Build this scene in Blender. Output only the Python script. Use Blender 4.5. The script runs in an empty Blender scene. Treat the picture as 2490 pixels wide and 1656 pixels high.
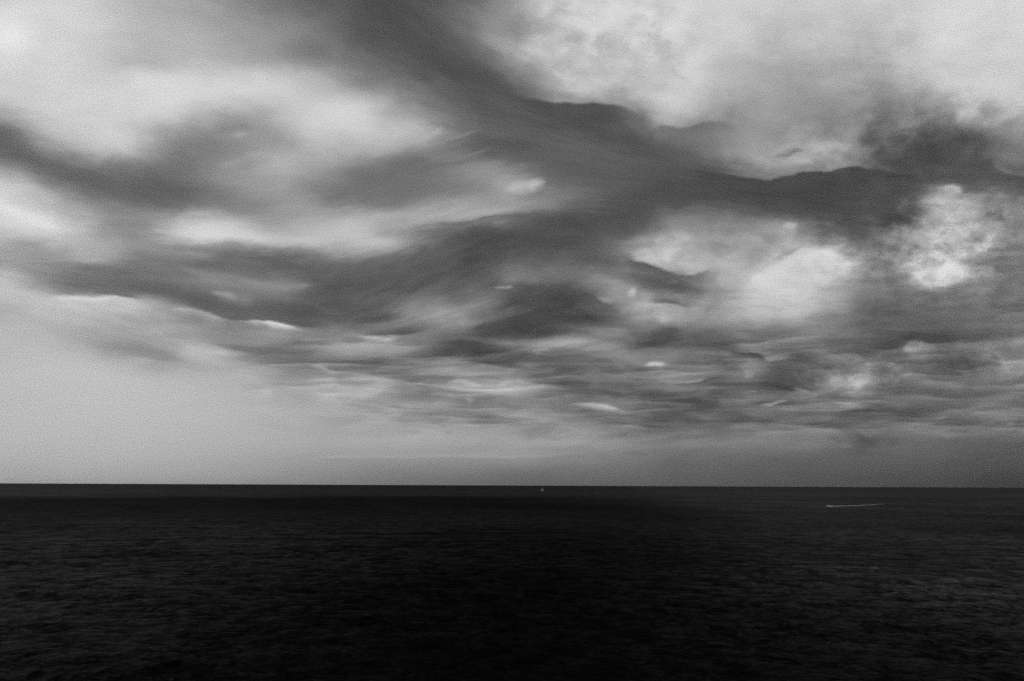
import bpy, bmesh, math, random
import numpy as np
from mathutils import Vector, Euler, Matrix

# ------------------------------------------------------------------ camera, world, sun, exposure
scene = bpy.context.scene
COL = scene.collection
CAM_H = 25.0                                  # on a cliff top, 25 m above the water

cam_data = bpy.data.cameras.new("camera")
cam = bpy.data.objects.new("camera", cam_data)
COL.objects.link(cam)
cam_data.lens = 35.0
cam_data.sensor_width = 36.0
cam_data.clip_start = 0.5
cam_data.clip_end = 400000.0
cam.location = (0, 0, CAM_H)
cam.rotation_euler = (Matrix.Rotation(math.radians(90 + 8.27), 3, 'X') @ Matrix.Rotation(math.radians(0.253), 3, 'Z')).to_euler()
scene.camera = cam

SUN_AZ, SUN_EL = math.radians(-28.0), math.radians(22.7)     # behind the bright patch of cloud at the left
world = bpy.data.worlds.new("World")
scene.world = world
world.use_nodes = True
wn, wl = world.node_tree.nodes, world.node_tree.links
wn.clear()
w_out = wn.new("ShaderNodeOutputWorld")
w_bg = wn.new("ShaderNodeBackground")
w_bw = wn.new("ShaderNodeRGBToBW")
w_sky = wn.new("ShaderNodeTexSky")
w_sky.sky_type = 'NISHITA'
w_sky.sun_disc = False
w_sky.sun_elevation = SUN_EL
w_sky.sun_rotation = SUN_AZ
w_sky.air_density = 1.0
w_sky.dust_density = 2.0
w_bg.inputs["Strength"].default_value = 0.08
wl.new(w_sky.outputs[0], w_bw.inputs[0])
wl.new(w_bw.outputs[0], w_bg.inputs["Color"])
wl.new(w_bg.outputs[0], w_out.inputs[0])

sun_data = bpy.data.lights.new("sun", 'SUN')
sun_data.energy = 1.2
sun_data.angle = math.radians(12)
sun_data.color = (1, 1, 1)
sun = bpy.data.objects.new("sun", sun_data)
COL.objects.link(sun)
sd = Vector((math.sin(SUN_AZ) * math.cos(SUN_EL), math.cos(SUN_AZ) * math.cos(SUN_EL), math.sin(SUN_EL)))
sun.rotation_euler = (-sd).to_track_quat('-Z', 'Y').to_euler()

scene.view_settings.view_transform = 'Standard'
scene.view_settings.look = 'None'
scene.view_settings.exposure = 0
scene.view_settings.gamma = 1
scene.view_settings.use_curve_mapping = False
scene.cycles.use_denoising = False
scene.cycles.max_bounces = 6
scene.cycles.transparent_max_bounces = 8


# ------------------------------------------------------------------ helpers
def link_mesh(name, verts, faces, mat, parent=None, smooth=True):
    me = bpy.data.meshes.new(name)
    verts = np.asarray(verts, dtype=np.float32)
    faces = np.asarray(faces, dtype=np.int32)
    n = faces.shape[1]
    me.vertices.add(len(verts))
    me.vertices.foreach_set("co", verts.ravel())
    me.loops.add(faces.size)
    me.loops.foreach_set("vertex_index", faces.ravel())
    me.polygons.add(len(faces))
    me.polygons.foreach_set("loop_start", np.arange(0, faces.size, n, dtype=np.int32))
    me.polygons.foreach_set("loop_total", np.full(len(faces), n, dtype=np.int32))
    me.polygons.foreach_set("use_smooth", np.full(len(faces), smooth, dtype=bool))
    me.update(calc_edges=True)
    me.validate()
    me.materials.append(mat)
    o = bpy.data.objects.new(name, me)
    COL.objects.link(o)
    o.parent = parent
    return o


def grid_faces(rows, cols):
    i = np.arange((rows - 1) * (cols - 1))
    r, c = i // (cols - 1), i % (cols - 1)
    a = r * cols + c
    return np.stack([a, a + 1, a + 1 + cols, a + cols], axis=1)


class NT:
    """small wrapper for building node trees"""
    def __init__(self, name):
        self.m = bpy.data.materials.new(name)
        self.m.use_nodes = True
        self.t = self.m.node_tree
        self.t.nodes.clear()

    def node(self, kind, **kw):
        n = self.t.nodes.new(kind)
        for k, v in kw.items():
            setattr(n, k, v)
        return n

    def put(self, sock, v):
        if isinstance(v, (int, float)):
            sock.default_value = v
        elif isinstance(v, (tuple, list)):
            sock.default_value = v
        else:
            self.t.links.new(v, sock)

    def math(self, op, a, b=0.0, c=None, clamp=False):
        n = self.node("ShaderNodeMath", operation=op, use_clamp=clamp)
        self.put(n.inputs[0], a)
        self.put(n.inputs[1], b)
        if c is not None:
            self.put(n.inputs[2], c)
        return n.outputs[0]

    def xyz(self, x, y, z):
        n = self.node("ShaderNodeCombineXYZ")
        for i, v in enumerate((x, y, z)):
            self.put(n.inputs[i], v)
        return n.outputs[0]

    def noise(self, vec, scale, detail=2.0, rough=0.5, dist=0.0, lac=2.0):
        n = self.node("ShaderNodeTexNoise")
        self.put(n.inputs["Vector"], vec)
        n.inputs["Scale"].default_value = scale
        n.inputs["Detail"].default_value = detail
        n.inputs["Roughness"].default_value = rough
        n.inputs["Distortion"].default_value = dist
        n.inputs["Lacunarity"].default_value = lac
        return n.outputs["Fac"]

    def ramp01(self, v, a, b, lo=0.0, hi=1.0):
        n = self.node("ShaderNodeMapRange", interpolation_type='SMOOTHSTEP')
        self.put(n.inputs[0], v)
        for i, q in zip((1, 2, 3, 4), (a, b, lo, hi)):
            n.inputs[i].default_value = q
        return n.outputs[0]


def lattice_noise(x, y, seed):
    """smooth value noise, -1..1"""
    xi, yi = np.floor(x).astype(np.int64), np.floor(y).astype(np.int64)
    fx, fy = x - xi, y - yi
    fx, fy = fx * fx * (3 - 2 * fx), fy * fy * (3 - 2 * fy)

    def h(a, b):
        n = (a * 374761393 + b * 668265263 + seed * 1442695041) & 0xffffffff
        n = ((n ^ (n >> 13)) * 1274126177) & 0xffffffff
        return ((n ^ (n >> 16)) & 0xffff) / 32767.5 - 1.0
    return (h(xi, yi) * (1 - fx) + h(xi + 1, yi) * fx) * (1 - fy) + (h(xi, yi + 1) * (1 - fx) + h(xi + 1, yi + 1) * fx) * fy


def fbm(x, y, seed, octaves=4, gain=0.5):
    o, a, t = 0, 1.0, 0.0
    for k in range(octaves):
        o = o + a * lattice_noise(x * 2 ** k + 17.3 * k, y * 2 ** k - 9.1 * k, seed + k)
        t += a
        a *= gain
    return o / t


# ------------------------------------------------------------------ the sky: clouds traced at image pixel positions, then converted to azimuth and elevation (degrees)
AZ0, AZ_STEP = -30.0, 1.5
EL_ROWS = [0.0, 0.4, 0.8, 1.6, 2.4, 3.2, 4.0, 4.8, 5.6, 6.4, 7.2, 8.0, 8.8, 9.6, 10.4, 11.2, 12.0, 12.8, 13.6, 14.4, 15.2, 16.0, 16.8, 17.6, 18.4, 19.2, 20.0, 20.8, 21.6, 22.4, 23.2, 24.0, 24.8, 25.6, 26.4, 27.2, 28.0]
DRIFT_LINES = [
    [29.27, 30.2, 30.67, 30.84, 30.74, 30.33, 29.46, 28.08, 26.63, 25.37, 24.18, 23.11, 22.24, 21.45, 20.62, 19.84, 19.12],
    [24.59, 25.45, 25.89, 26.09, 26.16, 25.95, 25.11, 23.56, 21.91, 20.52, 19.23, 18.21, 17.54, 16.99, 16.33, 15.7, 15.14],
    [19.7, 20.46, 21.08, 21.49, 21.58, 21.43, 21.13, 20.67, 20.04, 19.18, 18.15, 17.3, 16.7, 16.17, 15.6, 15.05, 14.51],
    [16.67, 17.31, 16.82, 16.2, 16.22, 16.59, 17.25, 18.36, 19.09, 18.74, 17.77, 16.97, 16.4, 15.83, 15.1, 14.39, 13.88],
    [13.62, 14.15, 14.12, 13.95, 14.07, 14.34, 14.85, 15.68, 16.38, 16.69, 16.73, 16.42, 15.67, 14.79, 13.99, 13.28, 12.83],
    [11.08, 11.5, 11.82, 12.05, 12.1, 12.11, 12.72, 14.12, 15.26, 15.4, 14.98, 14.46, 13.79, 13.14, 12.74, 12.4, 11.98],
    [10.45, 10.84, 10.49, 9.85, 9.32, 8.89, 9.22, 10.57, 11.78, 12.06, 11.85, 11.66, 11.49, 11.25, 10.97, 10.63, 10.28],
    [8.96, 9.28, 8.72, 7.78, 7.27, 7.01, 7.04, 7.42, 7.83, 8.07, 8.22, 8.29, 8.29, 8.19, 8.0, 7.74, 7.51],
    [5.33, 5.51, 5.56, 5.49, 5.48, 5.49, 5.52, 5.58, 5.62, 5.62, 5.59, 5.58, 5.62, 5.61, 5.48, 5.31, 5.16],
    [2.77, 2.87, 2.95, 3.0, 3.03, 3.05, 3.05, 3.03, 3.02, 3.01, 3.01, 3.01, 3.03, 3.04, 3.04, 3.0, 2.92],
    [-0.14, -0.13, -0.12, -0.1, -0.09, -0.07, -0.05, -0.04, -0.02, -0.0, 0.02, 0.03, 0.05, 0.07, 0.08, 0.1, 0.11]]                 # elevation of eleven streamlines every 4 degrees of azimuth
TONES = [
    [144, 144, 144, 145, 146, 146, 144, 142, 140, 138, 134, 130, 125, 122, 117, 112, 108, 104, 101, 98, 96, 94, 93, 92, 90, 88, 83, 81, 80, 78, 76, 75, 73, 71, 69, 68, 65, 60, 59, 59, 59],
    [155, 155, 155, 156, 157, 157, 155, 152, 150, 147, 144, 139, 134, 130, 124, 120, 114, 110, 107, 104, 101, 99, 98, 97, 96, 93, 88, 86, 85, 83, 81, 79, 77, 75, 73, 72, 68, 64, 63, 63, 63],
    [161, 161, 161, 161, 163, 162, 161, 159, 157, 154, 150, 146, 141, 137, 132, 128, 124, 120, 117, 114, 111, 108, 107, 105, 103, 99, 93, 92, 90, 88, 86, 84, 83, 81, 79, 77, 74, 70, 68, 69, 69],
    [170, 169, 169, 169, 170, 170, 170, 168, 166, 163, 160, 157, 153, 149, 147, 147, 145, 143, 141, 139, 136, 133, 128, 124, 119, 110, 101, 102, 100, 98, 95, 94, 93, 92, 90, 88, 85, 82, 82, 82, 82],
    [174, 174, 174, 174, 175, 174, 174, 173, 171, 169, 168, 165, 162, 160, 161, 161, 160, 157, 154, 152, 150, 149, 147, 143, 138, 129, 118, 120, 118, 116, 113, 111, 101, 94, 96, 96, 90, 90, 93, 93, 94],
    [175, 175, 175, 176, 177, 177, 177, 176, 175, 173, 171, 167, 163, 160, 158, 156, 152, 148, 144, 142, 140, 141, 139, 128, 112, 105, 106, 111, 112, 112, 112, 114, 113, 110, 111, 112, 111, 110, 111, 111, 112],
    [176, 176, 176, 178, 179, 179, 179, 178, 176, 174, 172, 169, 164, 158, 156, 152, 145, 134, 124, 122, 135, 135, 113, 105, 109, 99, 92, 92, 93, 95, 95, 93, 92, 93, 97, 102, 107, 113, 115, 114, 114],
    [178, 178, 178, 180, 181, 181, 181, 180, 178, 175, 172, 167, 151, 159, 156, 148, 137, 133, 135, 126, 120, 119, 109, 104, 105, 98, 84, 83, 94, 107, 109, 120, 123, 109, 104, 112, 111, 112, 115, 115, 117],
    [178, 178, 179, 181, 183, 183, 180, 177, 173, 170, 165, 157, 151, 166, 168, 166, 138, 129, 151, 151, 155, 122, 101, 95, 96, 101, 125, 115, 100, 105, 91, 100, 142, 149, 124, 116, 112, 120, 131, 131, 133],
    [175, 176, 177, 180, 180, 174, 164, 153, 161, 165, 162, 146, 129, 137, 120, 111, 115, 132, 149, 135, 116, 101, 102, 108, 111, 119, 128, 120, 97, 119, 90, 93, 121, 126, 107, 89, 90, 121, 144, 142, 142],
    [175, 175, 175, 175, 168, 150, 137, 145, 167, 164, 119, 105, 100, 135, 133, 125, 115, 110, 108, 107, 109, 112, 115, 119, 119, 111, 113, 103, 91, 127, 118, 108, 98, 83, 96, 119, 93, 110, 138, 133, 130],
    [171, 171, 172, 169, 161, 153, 153, 157, 147, 133, 132, 139, 123, 150, 151, 153, 125, 92, 78, 89, 120, 118, 117, 123, 119, 92, 92, 88, 95, 110, 112, 109, 106, 98, 87, 86, 88, 99, 116, 113, 110],
    [165, 164, 168, 179, 176, 165, 160, 154, 148, 134, 118, 119, 105, 125, 115, 122, 122, 115, 103, 82, 70, 71, 95, 117, 117, 107, 105, 115, 122, 128, 133, 131, 123, 106, 90, 90, 93, 98, 102, 100, 99],
    [185, 182, 179, 174, 174, 178, 176, 138, 96, 94, 94, 83, 74, 85, 78, 86, 119, 142, 134, 101, 78, 72, 70, 73, 95, 141, 164, 151, 150, 167, 175, 169, 150, 122, 104, 107, 105, 105, 107, 111, 116],
    [180, 183, 176, 139, 104, 97, 94, 93, 95, 104, 103, 102, 88, 79, 86, 90, 111, 122, 118, 113, 82, 73, 71, 83, 114, 152, 151, 115, 149, 181, 198, 193, 170, 141, 133, 136, 113, 119, 128, 128, 128],
    [150, 153, 153, 131, 116, 107, 105, 108, 117, 125, 120, 120, 102, 83, 80, 81, 85, 94, 101, 99, 83, 76, 73, 104, 142, 120, 83, 114, 146, 191, 209, 206, 186, 146, 129, 178, 189, 166, 131, 137, 140],
    [166, 162, 150, 145, 161, 147, 120, 112, 104, 104, 104, 94, 91, 98, 92, 84, 79, 79, 83, 94, 118, 110, 110, 119, 118, 93, 106, 162, 166, 184, 204, 216, 200, 161, 145, 177, 184, 164, 151, 157, 161],
    [190, 185, 185, 182, 170, 151, 136, 139, 135, 121, 112, 109, 116, 124, 125, 111, 90, 78, 75, 77, 88, 94, 95, 89, 98, 150, 187, 185, 186, 167, 184, 200, 174, 116, 120, 180, 179, 185, 166, 166, 165],
    [202, 201, 205, 197, 172, 137, 133, 172, 199, 197, 189, 178, 180, 180, 179, 174, 134, 94, 75, 73, 74, 77, 78, 84, 105, 140, 173, 177, 162, 171, 167, 163, 125, 82, 135, 167, 163, 158, 163, 161, 159],
    [197, 199, 190, 170, 146, 128, 128, 143, 171, 182, 167, 160, 171, 179, 185, 156, 135, 107, 81, 70, 70, 73, 75, 77, 83, 97, 147, 152, 146, 138, 144, 125, 85, 73, 83, 98, 163, 140, 158, 153, 142],
    [171, 181, 176, 134, 110, 99, 97, 102, 112, 129, 132, 144, 155, 160, 167, 162, 160, 158, 153, 143, 110, 86, 74, 72, 74, 80, 113, 123, 113, 100, 86, 71, 65, 70, 80, 89, 148, 106, 105, 90, 84],
    [120, 137, 120, 99, 88, 90, 88, 89, 104, 121, 137, 146, 138, 112, 115, 117, 129, 144, 152, 150, 139, 126, 111, 95, 80, 75, 79, 81, 79, 72, 65, 63, 64, 66, 73, 79, 86, 78, 85, 89, 96],
    [90, 93, 94, 104, 122, 118, 106, 104, 116, 135, 147, 152, 132, 118, 105, 105, 109, 116, 123, 132, 159, 132, 112, 99, 87, 78, 73, 72, 70, 71, 75, 74, 63, 65, 79, 85, 74, 84, 112, 120, 124],
    [98, 93, 114, 155, 176, 182, 148, 114, 116, 132, 148, 165, 151, 135, 112, 106, 106, 114, 127, 141, 144, 112, 95, 90, 88, 84, 78, 77, 71, 105, 129, 121, 115, 121, 90, 80, 80, 97, 125, 131, 139],
    [158, 133, 160, 183, 191, 192, 170, 131, 119, 130, 142, 160, 165, 160, 141, 123, 110, 114, 121, 118, 102, 92, 88, 88, 88, 85, 81, 90, 114, 142, 149, 152, 160, 134, 111, 116, 103, 122, 152, 162, 171],
    [186, 184, 188, 193, 194, 194, 184, 160, 135, 135, 145, 149, 179, 182, 177, 169, 157, 133, 108, 88, 81, 86, 89, 88, 85, 79, 88, 103, 125, 140, 146, 147, 143, 130, 124, 135, 137, 160, 180, 187, 189],
    [194, 192, 193, 197, 198, 200, 200, 192, 170, 148, 149, 171, 195, 198, 196, 184, 180, 147, 108, 93, 89, 87, 86, 83, 79, 86, 126, 125, 123, 139, 152, 149, 142, 138, 124, 137, 164, 182, 191, 193, 195],
    [198, 197, 195, 198, 197, 199, 204, 205, 199, 185, 176, 183, 196, 207, 204, 171, 154, 128, 102, 90, 87, 82, 75, 69, 77, 122, 178, 171, 149, 152, 157, 148, 145, 144, 134, 163, 183, 192, 197, 199, 199],
    [205, 201, 195, 198, 193, 191, 204, 203, 202, 203, 202, 198, 192, 189, 179, 155, 132, 108, 92, 85, 85, 87, 90, 96, 116, 166, 201, 195, 171, 168, 167, 157, 159, 158, 156, 173, 188, 197, 200, 202, 205],
    [225, 220, 198, 198, 190, 177, 175, 180, 184, 190, 194, 187, 174, 160, 134, 126, 111, 94, 82, 79, 91, 133, 167, 183, 186, 190, 200, 202, 184, 178, 171, 161, 168, 169, 168, 183, 196, 206, 209, 211, 213],
    [198, 207, 201, 200, 193, 179, 170, 172, 170, 164, 159, 151, 137, 134, 111, 98, 85, 76, 74, 83, 112, 149, 173, 186, 193, 200, 202, 209, 191, 178, 171, 170, 176, 180, 180, 193, 207, 214, 215, 217, 218],
    [190, 192, 204, 201, 195, 180, 172, 170, 165, 154, 145, 134, 116, 115, 98, 86, 80, 75, 81, 104, 142, 175, 186, 189, 199, 213, 209, 209, 196, 187, 182, 182, 189, 189, 188, 203, 216, 221, 220, 219, 220],
    [190, 191, 201, 199, 190, 178, 170, 164, 157, 147, 142, 136, 117, 102, 83, 78, 77, 77, 95, 134, 163, 180, 191, 197, 204, 223, 220, 207, 203, 199, 192, 192, 197, 199, 199, 208, 217, 221, 221, 220, 220],
    [190, 192, 201, 199, 188, 174, 165, 161, 151, 136, 129, 122, 110, 92, 78, 73, 76, 84, 107, 138, 139, 158, 183, 200, 211, 231, 225, 207, 205, 202, 199, 199, 202, 204, 207, 209, 215, 221, 221, 220, 220],
    [190, 192, 201, 198, 187, 174, 165, 161, 149, 128, 115, 104, 93, 89, 75, 70, 77, 90, 110, 132, 144, 177, 195, 208, 220, 222, 220, 212, 207, 204, 204, 200, 205, 205, 207, 209, 215, 221, 221, 220, 220],
    [190, 193, 201, 198, 187, 173, 165, 161, 149, 128, 115, 103, 90, 89, 73, 72, 76, 84, 98, 120, 149, 181, 207, 213, 205, 215, 220, 216, 208, 205, 204, 200, 205, 205, 207, 209, 215, 221, 221, 220, 220],
    [190, 194, 201, 198, 186, 173, 164, 160, 148, 127, 114, 102, 91, 88, 73, 72, 76, 84, 98, 120, 149, 181, 207, 213, 205, 214, 220, 217, 208, 205, 204, 200, 205, 205, 207, 209, 214, 221, 221, 220, 220]]
BANDS = [
    ([(24.24, 6.35), (25.00, 6.25), (25.75, 6.22), (26.49, 6.24), (27.23, 6.32)], 102, 0.31, 0.04, 0.53, 0.40, 0.40),
    ([(1.60, 6.87), (2.95, 7.02), (4.29, 7.07), (5.63, 7.02), (6.96, 6.85)], 92, 0.48, 0.04, 0.37, 0.40, 0.40),
    ([(22.37, 3.23), (22.76, 3.09), (23.15, 3.05), (23.55, 3.10), (23.95, 3.23)], 86, 0.22, 0.04, 0.44, 0.40, 0.40),
    ([(22.36, 3.15), (22.75, 3.02), (23.15, 2.97), (23.54, 3.02), (23.94, 3.16)], 138, 0.03, 0.14, 0.44, 0.45, 0.45),
    ([(17.66, 7.42), (18.27, 7.11), (18.88, 6.97), (19.49, 6.99), (20.11, 7.18)], 70, 0.41, 0.04, 0.45, 0.40, 0.40),
    ([(17.65, 7.34), (18.26, 7.03), (18.87, 6.89), (19.49, 6.92), (20.10, 7.11)], 114, 0.03, 0.24, 0.45, 0.45, 0.45),
    ([(15.42, 3.42), (16.38, 3.27), (17.34, 3.21), (18.30, 3.22), (19.24, 3.30)], 84, 0.24, 0.04, 0.62, 0.40, 0.40),
    ([(15.42, 3.34), (16.38, 3.20), (17.34, 3.13), (18.29, 3.14), (19.24, 3.23)], 136, 0.03, 0.17, 0.62, 0.45, 0.45),
    ([(4.37, 3.48), (5.60, 3.52), (6.83, 3.48), (8.05, 3.35), (9.26, 3.14)], 79, 0.28, 0.04, 0.61, 0.40, 0.40),
    ([(4.36, 3.40), (5.60, 3.44), (6.82, 3.40), (8.04, 3.27), (9.25, 3.06)], 131, 0.03, 0.14, 0.61, 0.45, 0.45),
    ([(3.40, 4.83), (4.27, 5.06), (5.14, 5.17), (6.00, 5.15), (6.86, 5.01)], 79, 0.41, 0.04, 0.44, 0.40, 0.40),
    ([(15.10, 3.52), (15.54, 3.44), (15.99, 3.40), (16.43, 3.41), (16.88, 3.46)], 80, 0.25, 0.04, 0.54, 0.40, 0.40),
    ([(15.10, 3.44), (15.54, 3.36), (15.99, 3.32), (16.43, 3.33), (16.87, 3.38)], 132, 0.03, 0.08, 0.54, 0.45, 0.45),
    ([(13.62, 3.70), (14.83, 3.53), (16.02, 3.43), (17.20, 3.41), (18.37, 3.46)], 77, 0.22, 0.04, 0.63, 0.40, 0.40),
    ([(13.62, 3.62), (14.82, 3.45), (16.02, 3.36), (17.20, 3.34), (18.37, 3.39)], 129, 0.03, 0.08, 0.63, 0.45, 0.45),
    ([(11.97, 7.39), (14.11, 7.64), (16.22, 7.77), (18.28, 7.78), (20.29, 7.68)], 88, 0.56, 0.04, 0.49, 0.40, 0.40),
    ([(11.96, 7.31), (14.11, 7.57), (16.22, 7.70), (18.28, 7.71), (20.29, 7.60)], 140, 0.03, 0.13, 0.49, 0.45, 0.45),
    ([(-14.92, 7.00), (-14.22, 7.22), (-13.52, 7.30), (-12.80, 7.24), (-12.08, 7.04)], 89, 0.54, 0.04, 0.55, 0.40, 0.40),
    ([(-14.92, 6.92), (-14.22, 7.14), (-13.52, 7.22), (-12.80, 7.17), (-12.08, 6.97)], 141, 0.03, 0.19, 0.55, 0.45, 0.45),
    ([(14.42, 5.54), (15.23, 5.33), (16.05, 5.23), (16.86, 5.25), (17.66, 5.37)], 72, 0.27, 0.04, 0.63, 0.40, 0.40),
    ([(14.41, 5.46), (15.23, 5.25), (16.04, 5.15), (16.85, 5.17), (17.66, 5.30)], 124, 0.03, 0.10, 0.63, 0.45, 0.45),
    ([(-13.33, 8.23), (-10.97, 8.09), (-8.57, 8.09), (-6.15, 8.23), (-3.70, 8.51)], 115, 0.50, 0.04, 0.59, 0.40, 0.40),
    ([(-11.66, 5.35), (-11.05, 5.18), (-10.44, 5.13), (-9.84, 5.20), (-9.23, 5.38)], 139, 0.31, 0.04, 0.44, 0.40, 0.40),
    ([(-11.65, 5.27), (-11.05, 5.10), (-10.44, 5.05), (-9.83, 5.12), (-9.23, 5.31)], 190, 0.03, 0.20, 0.44, 0.45, 0.45),
    ([(26.34, 5.17), (26.89, 5.27), (27.42, 5.30), (27.95, 5.26), (28.48, 5.17)], 95, 0.36, 0.04, 0.57, 0.40, 0.40),
    ([(26.33, 5.10), (26.88, 5.20), (27.42, 5.23), (27.95, 5.19), (28.47, 5.10)], 147, 0.03, 0.22, 0.57, 0.45, 0.45),
    ([(7.00, 6.43), (8.45, 6.39), (9.90, 6.40), (11.33, 6.45), (12.75, 6.54)], 97, 0.47, 0.04, 0.30, 0.40, 0.40),
    ([(7.00, 6.35), (8.45, 6.31), (9.89, 6.32), (11.33, 6.37), (12.75, 6.46)], 149, 0.03, 0.15, 0.30, 0.45, 0.45),
    ([(-14.22, 5.74), (-13.13, 5.57), (-12.03, 5.52), (-10.93, 5.60), (-9.83, 5.81)], 123, 0.31, 0.04, 0.54, 0.40, 0.40),
    ([(-14.22, 5.66), (-13.13, 5.49), (-12.03, 5.44), (-10.93, 5.52), (-9.83, 5.73)], 175, 0.03, 0.22, 0.54, 0.50, 0.50),
    ([(0.84, 5.12), (1.52, 5.05), (2.20, 5.06), (2.88, 5.12), (3.56, 5.26)], 86, 0.35, 0.04, 0.51, 0.40, 0.40),
    ([(0.84, 5.04), (1.52, 4.97), (2.20, 4.98), (2.88, 5.04), (3.56, 5.18)], 138, 0.03, 0.16, 0.51, 0.45, 0.45),
    ([(-7.31, 8.05), (-6.62, 7.95), (-5.93, 7.92), (-5.25, 7.98), (-4.56, 8.11)], 96, 0.64, 0.04, 0.59, 0.40, 0.40),
    ([(-7.31, 7.97), (-6.62, 7.87), (-5.93, 7.84), (-5.24, 7.90), (-4.56, 8.03)], 148, 0.03, 0.26, 0.59, 0.45, 0.45),
    ([(26.12, 4.37), (26.68, 4.19), (27.25, 4.10), (27.82, 4.11), (28.38, 4.21)], 86, 0.44, 0.04, 0.39, 0.40, 0.40),
    ([(26.11, 4.30), (26.68, 4.12), (27.25, 4.03), (27.81, 4.04), (28.38, 4.14)], 138, 0.03, 0.14, 0.39, 0.45, 0.45),
    ([(19.86, 3.45), (21.10, 3.51), (22.33, 3.53), (23.53, 3.52), (24.70, 3.49)], 82, 0.35, 0.04, 0.62, 0.40, 0.40),
    ([(13.01, 3.59), (13.53, 3.44), (14.04, 3.38), (14.56, 3.39), (15.07, 3.48)], 79, 0.25, 0.04, 0.40, 0.40, 0.40),
    ([(22.08, 3.38), (23.01, 3.26), (23.93, 3.23), (24.84, 3.28), (25.75, 3.41)], 84, 0.28, 0.04, 0.58, 0.40, 0.40),
    ([(22.07, 3.30), (23.00, 3.19), (23.92, 3.16), (24.84, 3.21), (25.74, 3.33)], 136, 0.03, 0.16, 0.58, 0.45, 0.45),
    ([(19.60, 6.81), (21.22, 6.64), (22.81, 6.52), (24.37, 6.44), (25.90, 6.42)], 70, 0.29, 0.04, 0.39, 0.40, 0.40),
    ([(19.59, 6.73), (21.22, 6.56), (22.81, 6.44), (24.37, 6.37), (25.89, 6.35)], 116, 0.03, 0.19, 0.39, 0.45, 0.45),
    ([(-13.29, 7.56), (-12.43, 7.83), (-11.57, 7.95), (-10.69, 7.90), (-9.80, 7.70)], 77, 0.53, 0.04, 0.50, 0.40, 0.40),
    ([(-13.29, 7.48), (-12.43, 7.76), (-11.56, 7.87), (-10.68, 7.82), (-9.80, 7.62)], 129, 0.03, 0.27, 0.50, 0.45, 0.45),
    ([(13.52, 4.22), (14.50, 4.34), (15.46, 4.37), (16.42, 4.29), (17.36, 4.12)], 70, 0.43, 0.04, 0.38, 0.40, 0.40),
    ([(13.52, 4.14), (14.49, 4.27), (15.46, 4.29), (16.41, 4.22), (17.35, 4.05)], 121, 0.03, 0.13, 0.38, 0.45, 0.45),
    ([(14.84, 3.33), (15.95, 3.43), (17.05, 3.44), (18.13, 3.37), (19.20, 3.22)], 87, 0.33, 0.04, 0.65, 0.40, 0.40),
    ([(13.56, 7.69), (15.39, 7.52), (17.19, 7.45), (18.97, 7.49), (20.71, 7.63)], 79, 0.44, 0.04, 0.36, 0.40, 0.40),
    ([(13.55, 7.62), (15.39, 7.44), (17.19, 7.37), (18.97, 7.41), (20.71, 7.56)], 131, 0.03, 0.24, 0.36, 0.45, 0.45),
    ([(20.58, 5.26), (22.09, 4.93), (23.56, 4.72), (25.01, 4.63), (26.43, 4.66)], 86, 0.38, 0.04, 0.32, 0.40, 0.40),
    ([(20.58, 5.19), (22.08, 4.86), (23.56, 4.65), (25.01, 4.56), (26.43, 4.59)], 138, 0.03, 0.08, 0.32, 0.45, 0.45),
    ([(23.30, 7.12), (24.92, 6.78), (26.51, 6.59), (28.07, 6.55), (29.59, 6.66)], 116, 0.43, 0.04, 0.50, 0.40, 0.40),
    ([(23.29, 7.05), (24.92, 6.71), (26.51, 6.52), (28.06, 6.48), (29.59, 6.59)], 168, 0.03, 0.19, 0.50, 0.45, 0.45),
    ([(-1.62, 4.60), (0.04, 4.46), (1.69, 4.43), (3.35, 4.52), (5.00, 4.73)], 95, 0.31, 0.04, 0.51, 0.40, 0.40),
    ([(22.03, 6.10), (22.99, 5.92), (23.95, 5.88), (24.91, 5.97), (25.85, 6.20)], 70, 0.44, 0.04, 0.59, 0.40, 0.40),
    ([(22.02, 6.02), (22.99, 5.84), (23.95, 5.80), (24.90, 5.90), (25.85, 6.13)], 120, 0.03, 0.16, 0.59, 0.45, 0.45),
    ([(-4.88, 7.40), (-3.33, 7.35), (-1.76, 7.42), (-0.20, 7.60), (1.37, 7.89)], 70, 0.56, 0.04, 0.37, 0.40, 0.40),
    ([(-14.86, 5.99), (-13.12, 5.88), (-11.36, 5.89), (-9.58, 6.02), (-7.79, 6.28)], 112, 0.47, 0.04, 0.39, 0.40, 0.40),
    ([(-14.86, 5.91), (-13.12, 5.80), (-11.36, 5.82), (-9.58, 5.95), (-7.79, 6.20)], 164, 0.03, 0.15, 0.39, 0.45, 0.45),
    ([(3.44, 6.58), (5.55, 6.37), (7.65, 6.29), (9.72, 6.33), (11.78, 6.49)], 97, 0.39, 0.04, 0.35, 0.40, 0.40),
    ([(-13.46, 6.55), (-11.45, 6.50), (-9.41, 6.50), (-7.35, 6.57), (-5.27, 6.71)], 89, 0.50, 0.04, 0.63, 0.40, 0.40),
    ([(-13.46, 6.47), (-11.45, 6.42), (-9.41, 6.42), (-7.35, 6.49), (-5.27, 6.63)], 141, 0.03, 0.12, 0.63, 0.45, 0.45),
    ([(20.61, 5.98), (21.51, 6.02), (22.39, 6.00), (23.26, 5.94), (24.11, 5.82)], 80, 0.32, 0.04, 0.51, 0.40, 0.40),
    ([(20.61, 5.91), (21.50, 5.95), (22.39, 5.93), (23.25, 5.86), (24.11, 5.74)], 132, 0.03, 0.17, 0.51, 0.45, 0.45),
    ([(15.92, 4.77), (17.48, 4.82), (19.01, 4.79), (20.51, 4.67), (21.98, 4.47)], 82, 0.30, 0.04, 0.61, 0.40, 0.40),
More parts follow.
